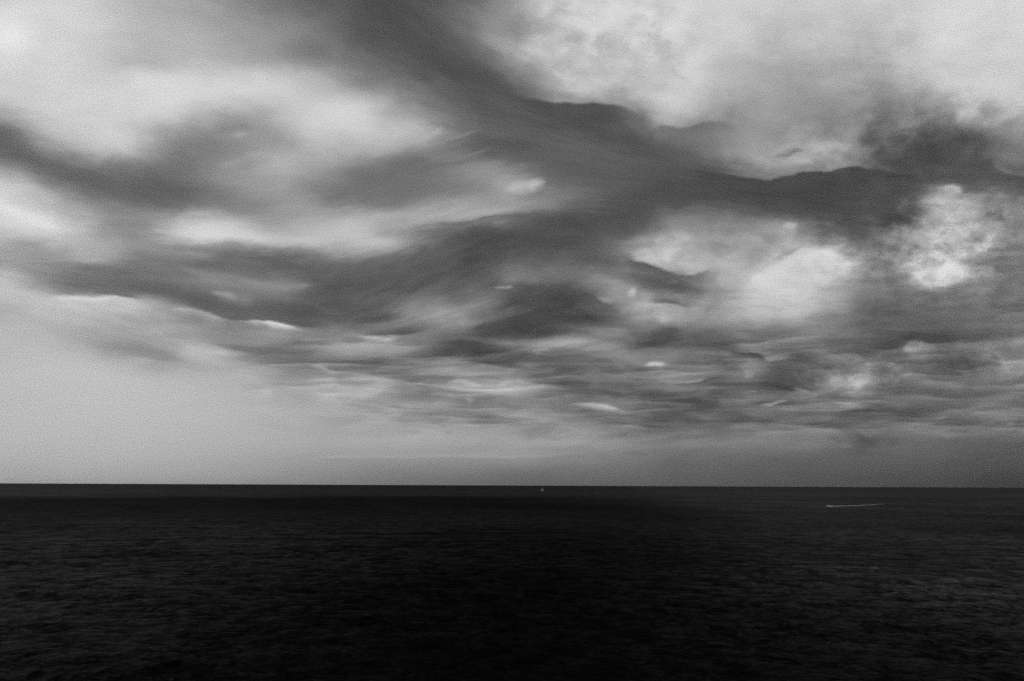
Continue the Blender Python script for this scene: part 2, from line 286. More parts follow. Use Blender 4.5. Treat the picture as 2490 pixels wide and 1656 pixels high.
    ([(15.92, 4.70), (17.48, 4.75), (19.01, 4.71), (20.51, 4.59), (21.98, 4.40)], 134, 0.03, 0.11, 0.61, 0.45, 0.45),
    ([(12.10, 7.47), (12.97, 7.28), (13.85, 7.19), (14.72, 7.21), (15.59, 7.33)], 105, 0.37, 0.04, 0.40, 0.40, 0.40),
    ([(12.09, 7.39), (12.97, 7.20), (13.85, 7.11), (14.72, 7.13), (15.58, 7.26)], 157, 0.03, 0.14, 0.40, 0.45, 0.45),
    ([(6.15, 4.80), (7.51, 4.82), (8.85, 4.79), (10.19, 4.72), (11.51, 4.60)], 70, 0.45, 0.04, 0.64, 0.40, 0.40),
    ([(6.15, 4.72), (7.51, 4.74), (8.85, 4.71), (10.19, 4.64), (11.51, 4.52)], 110, 0.03, 0.16, 0.64, 0.45, 0.45),
    ([(14.53, 6.78), (15.31, 6.91), (16.08, 6.91), (16.84, 6.81), (17.60, 6.60)], 70, 0.51, 0.04, 0.41, 0.40, 0.40),
    ([(-11.54, 6.48), (-10.34, 6.42), (-9.14, 6.45), (-7.93, 6.57), (-6.72, 6.78)], 85, 0.29, 0.04, 0.38, 0.40, 0.40),
    ([(-11.54, 6.40), (-10.34, 6.34), (-9.14, 6.37), (-7.93, 6.49), (-6.72, 6.70)], 137, 0.03, 0.18, 0.38, 0.45, 0.45),
    ([(3.99, 6.83), (5.71, 6.68), (7.42, 6.61), (9.11, 6.62), (10.79, 6.70)], 98, 0.37, 0.04, 0.36, 0.40, 0.40),
    ([(3.99, 6.75), (5.71, 6.60), (7.42, 6.53), (9.11, 6.54), (10.79, 6.62)], 150, 0.03, 0.20, 0.36, 0.45, 0.45),
    ([(15.81, 6.83), (17.02, 6.56), (18.22, 6.43), (19.41, 6.44), (20.58, 6.59)], 88, 0.39, 0.04, 0.32, 0.40, 0.40),
    ([(15.81, 6.76), (17.02, 6.49), (18.21, 6.36), (19.40, 6.37), (20.58, 6.51)], 140, 0.03, 0.17, 0.32, 0.45, 0.45),
    ([(-5.65, 7.00), (-3.41, 6.97), (-1.16, 6.99), (1.09, 7.05), (3.34, 7.16)], 80, 0.42, 0.04, 0.46, 0.40, 0.40),
    ([(-5.65, 6.92), (-3.41, 6.89), (-1.16, 6.91), (1.09, 6.97), (3.34, 7.08)], 132, 0.03, 0.12, 0.46, 0.45, 0.45),
    ([(13.31, 6.97), (14.85, 6.88), (16.37, 6.85), (17.88, 6.89), (19.36, 6.99)], 75, 0.54, 0.04, 0.37, 0.40, 0.40),
    ([(16.94, 5.49), (18.28, 5.28), (19.61, 5.19), (20.92, 5.21), (22.22, 5.36)], 113, 0.46, 0.04, 0.31, 0.40, 0.40),
    ([(16.94, 5.41), (18.28, 5.20), (19.61, 5.11), (20.92, 5.14), (22.22, 5.29)], 165, 0.03, 0.22, 0.31, 0.45, 0.45),
    ([(11.77, 3.68), (12.82, 3.57), (13.85, 3.55), (14.88, 3.61), (15.90, 3.77)], 74, 0.30, 0.04, 0.52, 0.40, 0.40),
    ([(11.77, 3.60), (12.81, 3.49), (13.85, 3.47), (14.88, 3.54), (15.90, 3.69)], 126, 0.03, 0.11, 0.52, 0.45, 0.45),
    ([(19.98, 7.24), (20.82, 7.02), (21.66, 6.92), (22.50, 6.95), (23.33, 7.10)], 94, 0.42, 0.04, 0.31, 0.40, 0.40),
    ([(6.84, 3.54), (8.16, 3.62), (9.47, 3.62), (10.77, 3.54), (12.06, 3.38)], 77, 0.24, 0.04, 0.39, 0.40, 0.40),
    ([(16.59, 3.29), (17.89, 3.23), (19.16, 3.18), (20.42, 3.17), (21.66, 3.18)], 84, 0.25, 0.04, 0.42, 0.40, 0.40),
    ([(16.59, 3.22), (17.88, 3.15), (19.16, 3.11), (20.42, 3.09), (21.65, 3.10)], 136, 0.03, 0.08, 0.42, 0.45, 0.45),
    ([(11.39, 5.35), (12.97, 5.40), (14.53, 5.39), (16.08, 5.33), (17.59, 5.21)], 78, 0.47, 0.04, 0.45, 0.40, 0.40),
    ([(11.38, 5.27), (12.97, 5.32), (14.53, 5.31), (16.07, 5.25), (17.59, 5.13)], 130, 0.03, 0.15, 0.45, 0.45, 0.45),
    ([(-11.28, 6.15), (-10.66, 6.07), (-10.04, 6.06), (-9.42, 6.11), (-8.80, 6.23)], 120, 0.54, 0.04, 0.37, 0.40, 0.40),
    ([(-11.28, 6.07), (-10.66, 5.99), (-10.04, 5.98), (-9.42, 6.03), (-8.79, 6.15)], 172, 0.03, 0.26, 0.37, 0.50, 0.50),
    ([(20.91, 6.05), (21.46, 6.14), (22.01, 6.15), (22.55, 6.09), (23.08, 5.95)], 78, 0.29, 0.04, 0.33, 0.40, 0.40),
    ([(21.97, 5.92), (22.77, 5.69), (23.57, 5.56), (24.36, 5.53), (25.15, 5.60)], 81, 0.54, 0.04, 0.58, 0.40, 0.40),
    ([(21.96, 5.85), (22.77, 5.62), (23.57, 5.49), (24.36, 5.46), (25.15, 5.52)], 133, 0.03, 0.21, 0.58, 0.45, 0.45),
    ([(8.86, 7.86), (10.81, 7.59), (12.73, 7.47), (14.64, 7.48), (16.51, 7.64)], 77, 0.56, 0.04, 0.52, 0.40, 0.40),
    ([(8.86, 7.78), (10.81, 7.52), (12.73, 7.39), (14.63, 7.41), (16.51, 7.56)], 129, 0.03, 0.14, 0.52, 0.45, 0.45),
    ([(-7.83, 6.11), (-5.98, 5.89), (-4.11, 5.77), (-2.25, 5.77), (-0.37, 5.87)], 110, 0.52, 0.04, 0.64, 0.40, 0.40),
    ([(-7.83, 6.03), (-5.98, 5.81), (-4.11, 5.69), (-2.24, 5.69), (-0.37, 5.79)], 162, 0.03, 0.10, 0.64, 0.45, 0.45),
    ([(-0.24, 4.39), (1.19, 4.21), (2.61, 4.13), (4.04, 4.15), (5.46, 4.26)], 90, 0.22, 0.04, 0.31, 0.40, 0.40),
    ([(-0.24, 4.31), (1.19, 4.13), (2.61, 4.05), (4.04, 4.07), (5.46, 4.18)], 142, 0.03, 0.19, 0.31, 0.45, 0.45),
    ([(-11.98, 6.15), (-10.08, 6.13), (-8.15, 6.19), (-6.21, 6.33), (-4.26, 6.55)], 93, 0.42, 0.04, 0.43, 0.40, 0.40),
    ([(-11.98, 6.07), (-10.07, 6.05), (-8.15, 6.11), (-6.21, 6.25), (-4.26, 6.47)], 145, 0.03, 0.11, 0.43, 0.45, 0.45),
    ([(-12.82, 6.65), (-10.73, 6.77), (-8.61, 6.83), (-6.47, 6.81), (-4.31, 6.72)], 77, 0.32, 0.04, 0.65, 0.40, 0.40),
    ([(-12.82, 6.57), (-10.73, 6.69), (-8.61, 6.75), (-6.47, 6.73), (-4.31, 6.64)], 129, 0.03, 0.21, 0.65, 0.45, 0.45),
    ([(6.84, 8.28), (8.44, 8.05), (10.04, 7.97), (11.62, 8.06), (13.19, 8.30)], 70, 0.56, 0.04, 0.31, 0.40, 0.40),
    ([(17.71, 4.01), (18.92, 4.04), (20.11, 4.03), (21.28, 3.97), (22.42, 3.86)], 70, 0.38, 0.04, 0.47, 0.40, 0.40),
    ([(17.71, 3.93), (18.92, 3.97), (20.10, 3.96), (21.27, 3.89), (22.42, 3.79)], 120, 0.03, 0.10, 0.47, 0.45, 0.45),
    ([(7.30, 6.73), (8.48, 6.58), (9.65, 6.49), (10.82, 6.45), (11.98, 6.47)], 95, 0.42, 0.04, 0.46, 0.40, 0.40),
    ([(7.30, 6.66), (8.48, 6.50), (9.65, 6.41), (10.82, 6.37), (11.97, 6.39)], 147, 0.03, 0.10, 0.46, 0.45, 0.45),
    ([(20.22, 3.28), (21.05, 3.41), (21.86, 3.46), (22.67, 3.44), (23.46, 3.35)], 84, 0.19, 0.04, 0.34, 0.40, 0.40),
    ([(20.22, 3.21), (21.04, 3.33), (21.86, 3.39), (22.66, 3.37), (23.45, 3.28)], 136, 0.03, 0.16, 0.34, 0.45, 0.45),
    ([(19.56, 7.68), (20.18, 7.42), (20.80, 7.33), (21.43, 7.40), (22.06, 7.64)], 70, 0.57, 0.04, 0.65, 0.40, 0.40),
    ([(19.56, 7.60), (20.18, 7.35), (20.80, 7.26), (21.43, 7.33), (22.05, 7.56)], 111, 0.03, 0.27, 0.65, 0.45, 0.45),
    ([(-4.99, 5.79), (-3.27, 5.60), (-1.56, 5.53), (0.16, 5.59), (1.88, 5.78)], 128, 0.47, 0.04, 0.64, 0.40, 0.40),
    ([(-4.98, 5.71), (-3.27, 5.52), (-1.56, 5.45), (0.16, 5.51), (1.88, 5.70)], 180, 0.03, 0.19, 0.64, 0.45, 0.45),
    ([(10.68, 4.45), (12.21, 4.41), (13.73, 4.43), (15.23, 4.50), (16.71, 4.63)], 76, 0.26, 0.04, 0.32, 0.40, 0.40),
    ([(10.68, 4.37), (12.21, 4.33), (13.73, 4.35), (15.23, 4.43), (16.71, 4.56)], 128, 0.03, 0.19, 0.32, 0.45, 0.45),
    ([(22.67, 5.50), (24.37, 5.36), (26.03, 5.29), (27.65, 5.29), (29.23, 5.36)], 97, 0.50, 0.04, 0.53, 0.40, 0.40),
    ([(22.67, 5.43), (24.37, 5.28), (26.03, 5.22), (27.64, 5.22), (29.22, 5.29)], 149, 0.03, 0.23, 0.53, 0.45, 0.45),
    ([(-3.09, 5.65), (-2.00, 5.56), (-0.91, 5.54), (0.19, 5.57), (1.28, 5.67)], 129, 0.42, 0.04, 0.61, 0.40, 0.40),
    ([(-3.09, 5.57), (-2.00, 5.48), (-0.90, 5.46), (0.19, 5.49), (1.28, 5.59)], 181, 0.03, 0.15, 0.61, 0.45, 0.45),
    ([(10.55, 5.12), (11.43, 5.02), (12.30, 4.96), (13.17, 4.93), (14.03, 4.94)], 71, 0.45, 0.04, 0.57, 0.40, 0.40),
    ([(10.55, 5.04), (11.42, 4.94), (12.30, 4.88), (13.17, 4.85), (14.03, 4.86)], 123, 0.03, 0.13, 0.57, 0.45, 0.45),
    ([(-6.42, 4.21), (-4.89, 4.02), (-3.37, 3.90), (-1.83, 3.86), (-0.30, 3.90)], 99, 0.37, 0.04, 0.54, 0.40, 0.40),
    ([(-6.42, 4.13), (-4.89, 3.94), (-3.36, 3.82), (-1.83, 3.78), (-0.30, 3.82)], 151, 0.03, 0.17, 0.54, 0.45, 0.45),
    ([(-4.42, 4.50), (-3.10, 4.44), (-1.77, 4.43), (-0.45, 4.46), (0.87, 4.53)], 95, 0.39, 0.04, 0.56, 0.40, 0.40),
    ([(-4.42, 4.42), (-3.10, 4.36), (-1.77, 4.35), (-0.45, 4.38), (0.87, 4.45)], 147, 0.03, 0.08, 0.56, 0.45, 0.45),
    ([(8.79, 7.61), (10.92, 7.65), (13.02, 7.63), (15.08, 7.54), (17.10, 7.39)], 86, 0.31, 0.04, 0.54, 0.40, 0.40),
    ([(8.79, 7.53), (10.92, 7.57), (13.02, 7.55), (15.08, 7.46), (17.10, 7.31)], 138, 0.03, 0.27, 0.54, 0.45, 0.45),
    ([(-7.53, 7.34), (-6.21, 7.26), (-4.88, 7.29), (-3.56, 7.43), (-2.23, 7.68)], 75, 0.30, 0.04, 0.51, 0.40, 0.40),
    ([(-7.53, 7.26), (-6.21, 7.18), (-4.88, 7.21), (-3.56, 7.35), (-2.22, 7.60)], 127, 0.03, 0.15, 0.51, 0.45, 0.45),
    ([(23.35, 6.43), (24.15, 6.25), (24.93, 6.18), (25.72, 6.22), (26.50, 6.38)], 82, 0.34, 0.04, 0.56, 0.40, 0.40),
    ([(23.35, 6.36), (24.14, 6.17), (24.93, 6.10), (25.72, 6.15), (26.50, 6.30)], 134, 0.03, 0.19, 0.56, 0.45, 0.45),
    ([(20.84, 8.15), (21.87, 7.86), (22.88, 7.71), (23.89, 7.70), (24.90, 7.84)], 70, 0.58, 0.04, 0.43, 0.40, 0.40),
    ([(20.84, 8.08), (21.86, 7.78), (22.88, 7.64), (23.89, 7.63), (24.89, 7.77)], 112, 0.03, 0.14, 0.43, 0.45, 0.45),
    ([(-15.67, 6.51), (-13.59, 6.71), (-11.48, 6.82), (-9.33, 6.84), (-7.15, 6.76)], 92, 0.42, 0.04, 0.63, 0.40, 0.40),
    ([(-15.67, 6.43), (-13.59, 6.63), (-11.48, 6.74), (-9.33, 6.76), (-7.15, 6.68)], 144, 0.03, 0.14, 0.63, 0.45, 0.45),
    ([(-11.81, 5.70), (-10.34, 5.72), (-8.86, 5.79), (-7.36, 5.90), (-5.86, 6.05)], 136, 0.37, 0.04, 0.64, 0.40, 0.40),
    ([(9.58, 5.51), (11.25, 5.62), (12.89, 5.63), (14.52, 5.54), (16.11, 5.36)], 76, 0.44, 0.04, 0.44, 0.40, 0.40),
    ([(9.58, 5.43), (11.25, 5.54), (12.89, 5.55), (14.52, 5.47), (16.11, 5.29)], 128, 0.03, 0.12, 0.44, 0.45, 0.45),
    ([(-4.24, 3.54), (-2.80, 3.52), (-1.35, 3.54), (0.10, 3.59), (1.54, 3.69)], 106, 0.33, 0.04, 0.55, 0.40, 0.40),
    ([(-4.24, 3.46), (-2.80, 3.44), (-1.35, 3.46), (0.10, 3.51), (1.54, 3.61)], 158, 0.03, 0.09, 0.55, 0.45, 0.45),
    ([(13.07, 3.22), (14.04, 3.13), (15.01, 3.11), (15.97, 3.17), (16.92, 3.31)], 85, 0.25, 0.04, 0.60, 0.40, 0.40),
    ([(13.06, 3.14), (14.04, 3.05), (15.00, 3.03), (15.97, 3.10), (16.92, 3.23)], 137, 0.03, 0.16, 0.60, 0.45, 0.45),
    ([(24.87, 3.14), (25.96, 3.16), (27.02, 3.14), (28.07, 3.07), (29.09, 2.96)], 82, 0.34, 0.04, 0.44, 0.40, 0.40),
    ([(24.87, 3.07), (25.95, 3.09), (27.02, 3.07), (28.06, 3.00), (29.08, 2.89)], 134, 0.03, 0.08, 0.44, 0.45, 0.45),
    ([(1.07, 6.61), (1.84, 6.48), (2.61, 6.44), (3.38, 6.49), (4.15, 6.64)], 74, 0.42, 0.04, 0.33, 0.40, 0.40),
    ([(1.07, 6.53), (1.84, 6.40), (2.61, 6.36), (3.38, 6.41), (4.15, 6.56)], 126, 0.03, 0.23, 0.33, 0.45, 0.45),
    ([(23.56, 7.68), (24.32, 7.58), (25.07, 7.52), (25.81, 7.52), (26.55, 7.58)], 70, 0.38, 0.04, 0.51, 0.40, 0.40),
    ([(23.55, 7.61), (24.31, 7.50), (25.06, 7.45), (25.81, 7.45), (26.55, 7.51)], 120, 0.03, 0.21, 0.51, 0.45, 0.45),
    ([(5.73, 8.16), (7.88, 7.91), (10.00, 7.80), (12.10, 7.85), (14.17, 8.04)], 70, 0.51, 0.04, 0.45, 0.40, 0.40),
    ([(5.73, 8.08), (7.88, 7.83), (10.00, 7.72), (12.10, 7.77), (14.17, 7.96)], 111, 0.03, 0.14, 0.45, 0.45, 0.45),
    ([(10.67, 7.37), (12.33, 7.20), (13.97, 7.18), (15.59, 7.33), (17.19, 7.62)], 105, 0.41, 0.04, 0.65, 0.40, 0.40),
    ([(10.67, 7.29), (12.33, 7.12), (13.97, 7.11), (15.59, 7.25), (17.19, 7.55)], 157, 0.03, 0.14, 0.65, 0.45, 0.45),
    ([(-1.62, 3.92), (-0.42, 3.77), (0.79, 3.71), (1.99, 3.74), (3.19, 3.86)], 111, 0.28, 0.04, 0.31, 0.40, 0.40),
    ([(-1.62, 3.84), (-0.42, 3.69), (0.79, 3.63), (1.99, 3.67), (3.19, 3.79)], 163, 0.03, 0.14, 0.31, 0.45, 0.45),
    ([(-5.02, 7.49), (-3.78, 7.36), (-2.54, 7.36), (-1.30, 7.50), (-0.06, 7.76)], 70, 0.55, 0.04, 0.48, 0.40, 0.40),
    ([(-5.02, 7.41), (-3.78, 7.28), (-2.54, 7.28), (-1.30, 7.42), (-0.06, 7.68)], 110, 0.03, 0.15, 0.48, 0.45, 0.45),
    ([(0.82, 4.09), (2.23, 4.20), (3.63, 4.23), (5.03, 4.18), (6.43, 4.05)], 76, 0.30, 0.04, 0.33, 0.40, 0.40),
    ([(0.82, 4.01), (2.23, 4.12), (3.63, 4.15), (5.03, 4.10), (6.43, 3.97)], 128, 0.03, 0.17, 0.33, 0.45, 0.45),
    ([(3.59, 4.09), (4.82, 4.00), (6.04, 4.01), (7.26, 4.10), (8.47, 4.28)], 82, 0.42, 0.04, 0.31, 0.40, 0.40),
    ([(3.59, 4.01), (4.82, 3.93), (6.04, 3.93), (7.25, 4.02), (8.47, 4.20)], 134, 0.03, 0.19, 0.31, 0.45, 0.45),
    ([(21.06, 6.86), (21.99, 7.03), (22.90, 7.04), (23.79, 6.91), (24.65, 6.64)], 70, 0.32, 0.04, 0.54, 0.40, 0.40),
    ([(21.06, 6.79), (21.99, 6.95), (22.89, 6.97), (23.78, 6.84), (24.65, 6.56)], 120, 0.03, 0.22, 0.54, 0.45, 0.45),
    ([(20.07, 3.95), (21.17, 3.78), (22.26, 3.71), (23.34, 3.76), (24.41, 3.90)], 75, 0.39, 0.04, 0.32, 0.40, 0.40),
    ([(20.07, 3.87), (21.17, 3.70), (22.26, 3.64), (23.34, 3.68), (24.41, 3.83)], 127, 0.03, 0.16, 0.32, 0.45, 0.45),
    ([(15.74, 4.50), (16.80, 4.60), (17.84, 4.66), (18.87, 4.67), (19.88, 4.64)], 87, 0.45, 0.04, 0.34, 0.40, 0.40),
    ([(15.74, 4.43), (16.80, 4.53), (17.84, 4.58), (18.86, 4.60), (19.88, 4.57)], 139, 0.03, 0.19, 0.34, 0.45, 0.45),
    ([(18.84, 3.43), (19.64, 3.30), (20.43, 3.25), (21.22, 3.28), (22.00, 3.38)], 81, 0.19, 0.04, 0.45, 0.40, 0.40),
    ([(4.21, 4.11), (4.97, 4.15), (5.73, 4.14), (6.48, 4.10), (7.24, 4.03)], 83, 0.27, 0.04, 0.32, 0.40, 0.40),
    ([(-13.33, 7.98), (-12.16, 8.19), (-10.98, 8.29), (-9.78, 8.27), (-8.58, 8.14)], 113, 0.60, 0.04, 0.44, 0.40, 0.40),
    ([(-13.33, 7.91), (-12.16, 8.12), (-10.98, 8.21), (-9.78, 8.19), (-8.57, 8.06)], 165, 0.03, 0.16, 0.44, 0.45, 0.45),
    ([(14.54, 3.83), (15.97, 3.93), (17.37, 3.93), (18.74, 3.83), (20.09, 3.64)], 70, 0.24, 0.04, 0.34, 0.40, 0.40),
    ([(14.54, 3.76), (15.96, 3.85), (17.36, 3.85), (18.74, 3.75), (20.09, 3.56)], 122, 0.03, 0.11, 0.34, 0.45, 0.45),
    ([(24.89, 7.43), (26.03, 7.50), (27.14, 7.51), (28.23, 7.46), (29.29, 7.37)], 105, 0.35, 0.04, 0.41, 0.40, 0.40),
    ([(24.89, 7.36), (26.02, 7.43), (27.14, 7.44), (28.22, 7.39), (29.29, 7.30)], 157, 0.03, 0.12, 0.41, 0.45, 0.45),
    ([(5.41, 4.13), (6.96, 4.31), (8.51, 4.42), (10.05, 4.46), (11.57, 4.44)], 70, 0.36, 0.04, 0.41, 0.40, 0.40),
    ([(5.41, 4.05), (6.96, 4.23), (8.51, 4.34), (10.05, 4.38), (11.57, 4.36)], 116, 0.03, 0.12, 0.41, 0.45, 0.45),
    ([(8.14, 6.99), (9.43, 6.86), (10.72, 6.81), (12.00, 6.86), (13.27, 6.99)], 79, 0.59, 0.04, 0.39, 0.40, 0.40),
    ([(8.14, 6.91), (9.43, 6.78), (10.72, 6.74), (12.00, 6.78), (13.27, 6.91)], 131, 0.03, 0.10, 0.39, 0.45, 0.45),
    ([(-29.44, 17.75), (-28.19, 17.30), (-26.07, 16.74), (-23.88, 16.13), (-21.65, 15.82), (-18.80, 15.88), (-15.61, 15.87)], 90, 0.79, 1.12, 0.20, 0.00, 0.45),
    ([(-21.08, 17.60), (-19.52, 18.47), (-17.69, 19.42), (-15.44, 20.20), (-13.36, 20.29)], 138, 0.51, 0.79, 0.19, 0.30, 0.30),
    ([(-15.72, 18.38), (-14.00, 17.98), (-12.27, 17.87)], 184, 0.51, 0.60, 0.17, 0.30, 0.30),
    ([(-17.89, 18.75), (-16.72, 19.06), (-15.03, 19.26)], 152, 0.14, 0.19, 0.14, 0.30, 0.30),
    ([(-12.63, 20.86), (-10.37, 20.74), (-8.07, 20.45), (-5.74, 19.79)], 208, 0.70, 0.60, 0.17, 0.30, 0.30),
    ([(-7.78, 19.39), (-5.22, 19.81), (-2.90, 20.39)], 165, 0.19, 0.19, 0.17, 0.30, 0.30),
    ([(-12.22, 16.63), (-9.76, 17.69), (-7.25, 18.46), (-4.69, 19.03), (-1.33, 19.65)], 100, 0.42, 0.60, 0.17, 0.30, 0.30),
    ([(-7.26, 18.94), (-4.44, 19.40), (-1.85, 19.74)], 140, 0.09, 0.09, 0.12, 0.30, 0.30),
    ([(-11.71, 16.06), (-8.47, 16.47), (-5.16, 16.72), (-2.08, 17.15)], 104, 0.42, 0.37, 0.14, 0.30, 0.30),
    ([(-20.64, 13.95), (-18.58, 13.97), (-16.00, 13.94), (-13.34, 13.63)], 208, 0.56, 0.51, 0.20, 0.30, 0.30),
    ([(-12.64, 14.68), (-10.67, 14.69), (-7.92, 14.77), (-4.62, 15.14), (-1.29, 15.62), (1.79, 16.07), (4.37, 16.78)], 172, 0.46, 0.37, 0.17, 0.30, 0.30),
    ([(-12.14, 14.42), (-10.17, 14.57), (-8.17, 14.71)], 188, 0.23, 0.23, 0.17, 0.30, 0.30),
    ([(-8.66, 14.20), (-5.63, 14.57), (-3.09, 15.05)], 150, 0.12, 0.12, 0.17, 0.30, 0.30),
    ([(-11.61, 13.09), (-8.88, 13.29), (-6.88, 13.73), (-4.86, 14.32)], 190, 0.30, 0.28, 0.17, 0.30, 0.30),
    ([(-28.37, 14.37), (-27.11, 13.78), (-25.84, 13.42), (-24.66, 13.21)], 234, 0.28, 0.21, 0.34, 0.00, 0.25),
    ([(-28.24, 15.33), (-27.00, 15.17), (-25.70, 14.44), (-24.81, 13.87)], 202, 0.60, 0.60, 0.15, 0.00, 0.30),
    ([(-20.78, 12.47), (-18.04, 12.36), (-14.49, 12.30), (-11.58, 12.36), (-8.36, 12.49), (-5.61, 13.22), (-3.07, 14.11), (-0.01, 15.04), (3.08, 15.82), (6.67, 16.72), (9.71, 16.98)], 80, 0.23, 1.21, 0.30, 0.30, 0.30),
    ([(-24.13, 13.26), (-22.38, 13.10), (-20.57, 12.79), (-18.73, 12.47)], 138, 0.19, 0.42, 0.24, 0.30, 0.30),
    ([(-23.63, 12.29), (-22.76, 12.14), (-21.64, 11.89)], 176, 0.37, 0.37, 0.15, 0.30, 0.30),
    ([(-28.34, 11.29), (-26.50, 10.99), (-24.39, 10.68), (-22.22, 10.56), (-20.44, 10.46)], 112, 0.23, 0.37, 0.30, 0.00, 0.30),
    ([(-21.34, 10.47), (-19.06, 9.97), (-17.43, 9.54), (-15.32, 9.27), (-11.96, 9.12), (-8.76, 8.83), (-5.53, 8.90)], 86, 0.60, 0.21, 0.32, 0.30, 0.30),
    ([(-25.99, 9.64), (-24.12, 9.84), (-22.18, 9.89), (-20.19, 9.85)], 204, 0.12, 0.33, 0.26, 0.30, 0.30),
    ([(-19.95, 9.67), (-18.36, 9.63), (-16.73, 9.34), (-15.30, 8.98)], 184, 0.09, 0.23, 0.21, 0.30, 0.30),
    ([(-15.77, 8.95), (-14.36, 9.00), (-13.16, 8.88), (-10.97, 8.66)], 222, 0.07, 0.22, 0.32, 0.50, 0.50),
    ([(-8.26, 8.35), (-6.89, 8.50), (-5.27, 8.54)], 196, 0.09, 0.26, 0.28, 0.50, 0.50),
    ([(-18.45, 11.43), (-16.35, 11.21), (-13.96, 11.10), (-11.05, 11.21)], 138, 0.21, 0.28, 0.24, 0.30, 0.30),
    ([(-17.25, 10.60), (-15.83, 10.28), (-14.41, 10.23)], 138, 0.19, 0.23, 0.21, 0.30, 0.30),
    ([(-23.96, 7.33), (-21.80, 7.08), (-20.02, 6.80), (-17.75, 6.66)], 132, 0.51, 0.14, 0.24, 0.30, 0.30),
    ([(-21.40, 7.76), (-18.93, 7.37), (-16.63, 7.19), (-13.80, 7.05)], 176, 0.16, 0.19, 0.24, 0.30, 0.30),
    ([(-17.11, 7.69), (-14.29, 7.42), (-11.41, 7.13), (-8.71, 6.80)], 112, 0.37, 0.16, 0.23, 0.30, 0.30),
    ([(-15.75, 8.43), (-13.14, 8.34), (-9.98, 8.15)], 165, 0.19, 0.23, 0.17, 0.30, 0.30),
    ([(-11.63, 6.53), (-10.41, 6.42), (-8.45, 6.12), (-5.47, 5.87)], 192, 0.09, 0.26, 0.26, 0.50, 0.50),
    ([(-9.44, 6.61), (-7.48, 6.88), (-5.73, 6.61)], 98, 0.33, 0.33, 0.19, 0.30, 0.30),
    ([(-5.48, 6.57), (-2.98, 6.70), (0.03, 6.57)], 152, 0.16, 0.16, 0.21, 0.30, 0.30),
    ([(-4.22, 5.84), (-2.47, 5.76), (-0.72, 5.67), (2.79, 5.53)], 194, 0.12, 0.26, 0.28, 0.50, 0.50),
    ([(-14.70, 5.81), (-13.27, 5.46), (-10.37, 5.14)], 150, 0.23, 0.14, 0.19, 0.30, 0.30),
    ([(-14.46, 5.62), (-13.74, 5.35), (-13.02, 5.13)], 194, 0.12, 0.22, 0.17, 0.50, 0.50),
    ([(-4.46, 5.09), (-1.96, 5.01), (1.04, 4.93)], 118, 0.12, 0.12, 0.21, 0.30, 0.30),
    ([(-6.94, 5.18), (-3.21, 4.73), (1.04, 4.38)], 135, 0.14, 0.14, 0.17, 0.30, 0.30),
    ([(-3.47, 5.35), (-2.22, 5.21), (-0.96, 5.07)], 170, 0.09, 0.18, 0.17, 0.50, 0.50),
    ([(-6.91, 3.82), (-3.20, 3.56), (0.05, 3.68)], 130, 0.09, 0.14, 0.14, 0.30, 0.30),
    ([(-8.01, 27.78), (-5.88, 26.56), (-4.01, 25.04), (-2.41, 23.47), (-0.56, 22.28), (1.53, 21.38)], 74, 0.88, 1.63, 0.17, 0.00, 0.30),
    ([(-1.09, 22.55), (0.49, 21.81), (3.10, 21.53), (5.18, 21.47), (6.98, 20.98), (8.76, 20.20)], 74, 0.19, 0.79, 0.32, 0.30, 0.30),
    ([(1.53, 21.38), (4.14, 20.64), (7.60, 19.54), (10.75, 18.44), (13.69, 17.31)], 76, 0.28, 0.37, 0.15, 0.30, 0.30),
    ([(5.17, 20.49), (7.74, 20.05), (9.76, 19.44), (12.00, 18.65)], 104, 0.28, 0.33, 0.12, 0.30, 0.30),
    ([(-1.32, 18.13), (0.50, 18.12), (2.31, 17.65)], 150, 0.28, 0.33, 0.15, 0.30, 0.30),
    ([(-0.79, 16.85), (0.76, 17.05), (2.05, 17.49)], 200, 0.26, 0.21, 0.30, 0.30, 0.30),
    ([(-4.54, 10.19), (-4.28, 9.62), (-2.51, 9.47)], 152, 0.56, 0.37, 0.11, 0.30, 0.30),
    ([(-7.55, 10.12), (-5.05, 10.56), (-2.02, 10.60)], 116, 0.33, 0.37, 0.12, 0.30, 0.30),
    ([(-1.51, 11.26), (-0.50, 11.36), (0.52, 11.57)], 148, 0.09, 0.12, 0.21, 0.30, 0.30),
    ([(-0.50, 11.86), (0.52, 11.99), (1.54, 12.07)], 112, 0.19, 0.19, 0.17, 0.30, 0.30),
    ([(-0.22, 7.67), (1.54, 7.97), (3.81, 8.22), (6.31, 7.95)], 170, 0.28, 0.19, 0.28, 0.30, 0.30),
    ([(-4.76, 7.82), (-2.49, 7.55), (0.03, 7.32), (2.04, 7.00)], 78, 0.33, 0.23, 0.28, 0.30, 0.30),
    ([(-2.99, 6.80), (-0.97, 6.57), (1.79, 6.33)], 142, 0.14, 0.19, 0.17, 0.30, 0.30),
    ([(1.28, 11.49), (2.81, 11.41), (4.08, 11.01), (5.33, 10.22), (6.33, 9.84)], 72, 0.12, 0.79, 0.26, 0.30, 0.30),
    ([(3.83, 11.61), (5.60, 11.59), (7.35, 11.26)], 150, 0.23, 0.33, 0.24, 0.30, 0.30),
    ([(4.83, 10.65), (5.84, 10.74), (6.85, 10.95)], 165, 0.23, 0.23, 0.21, 0.30, 0.30),
    ([(6.60, 10.97), (7.48, 11.08)], 208, 0.09, 0.22, 0.28, 0.50, 0.50),
    ([(4.45, 10.76), (5.46, 10.35), (6.59, 10.53)], 92, 0.05, 0.19, 0.17, 0.30, 0.30),
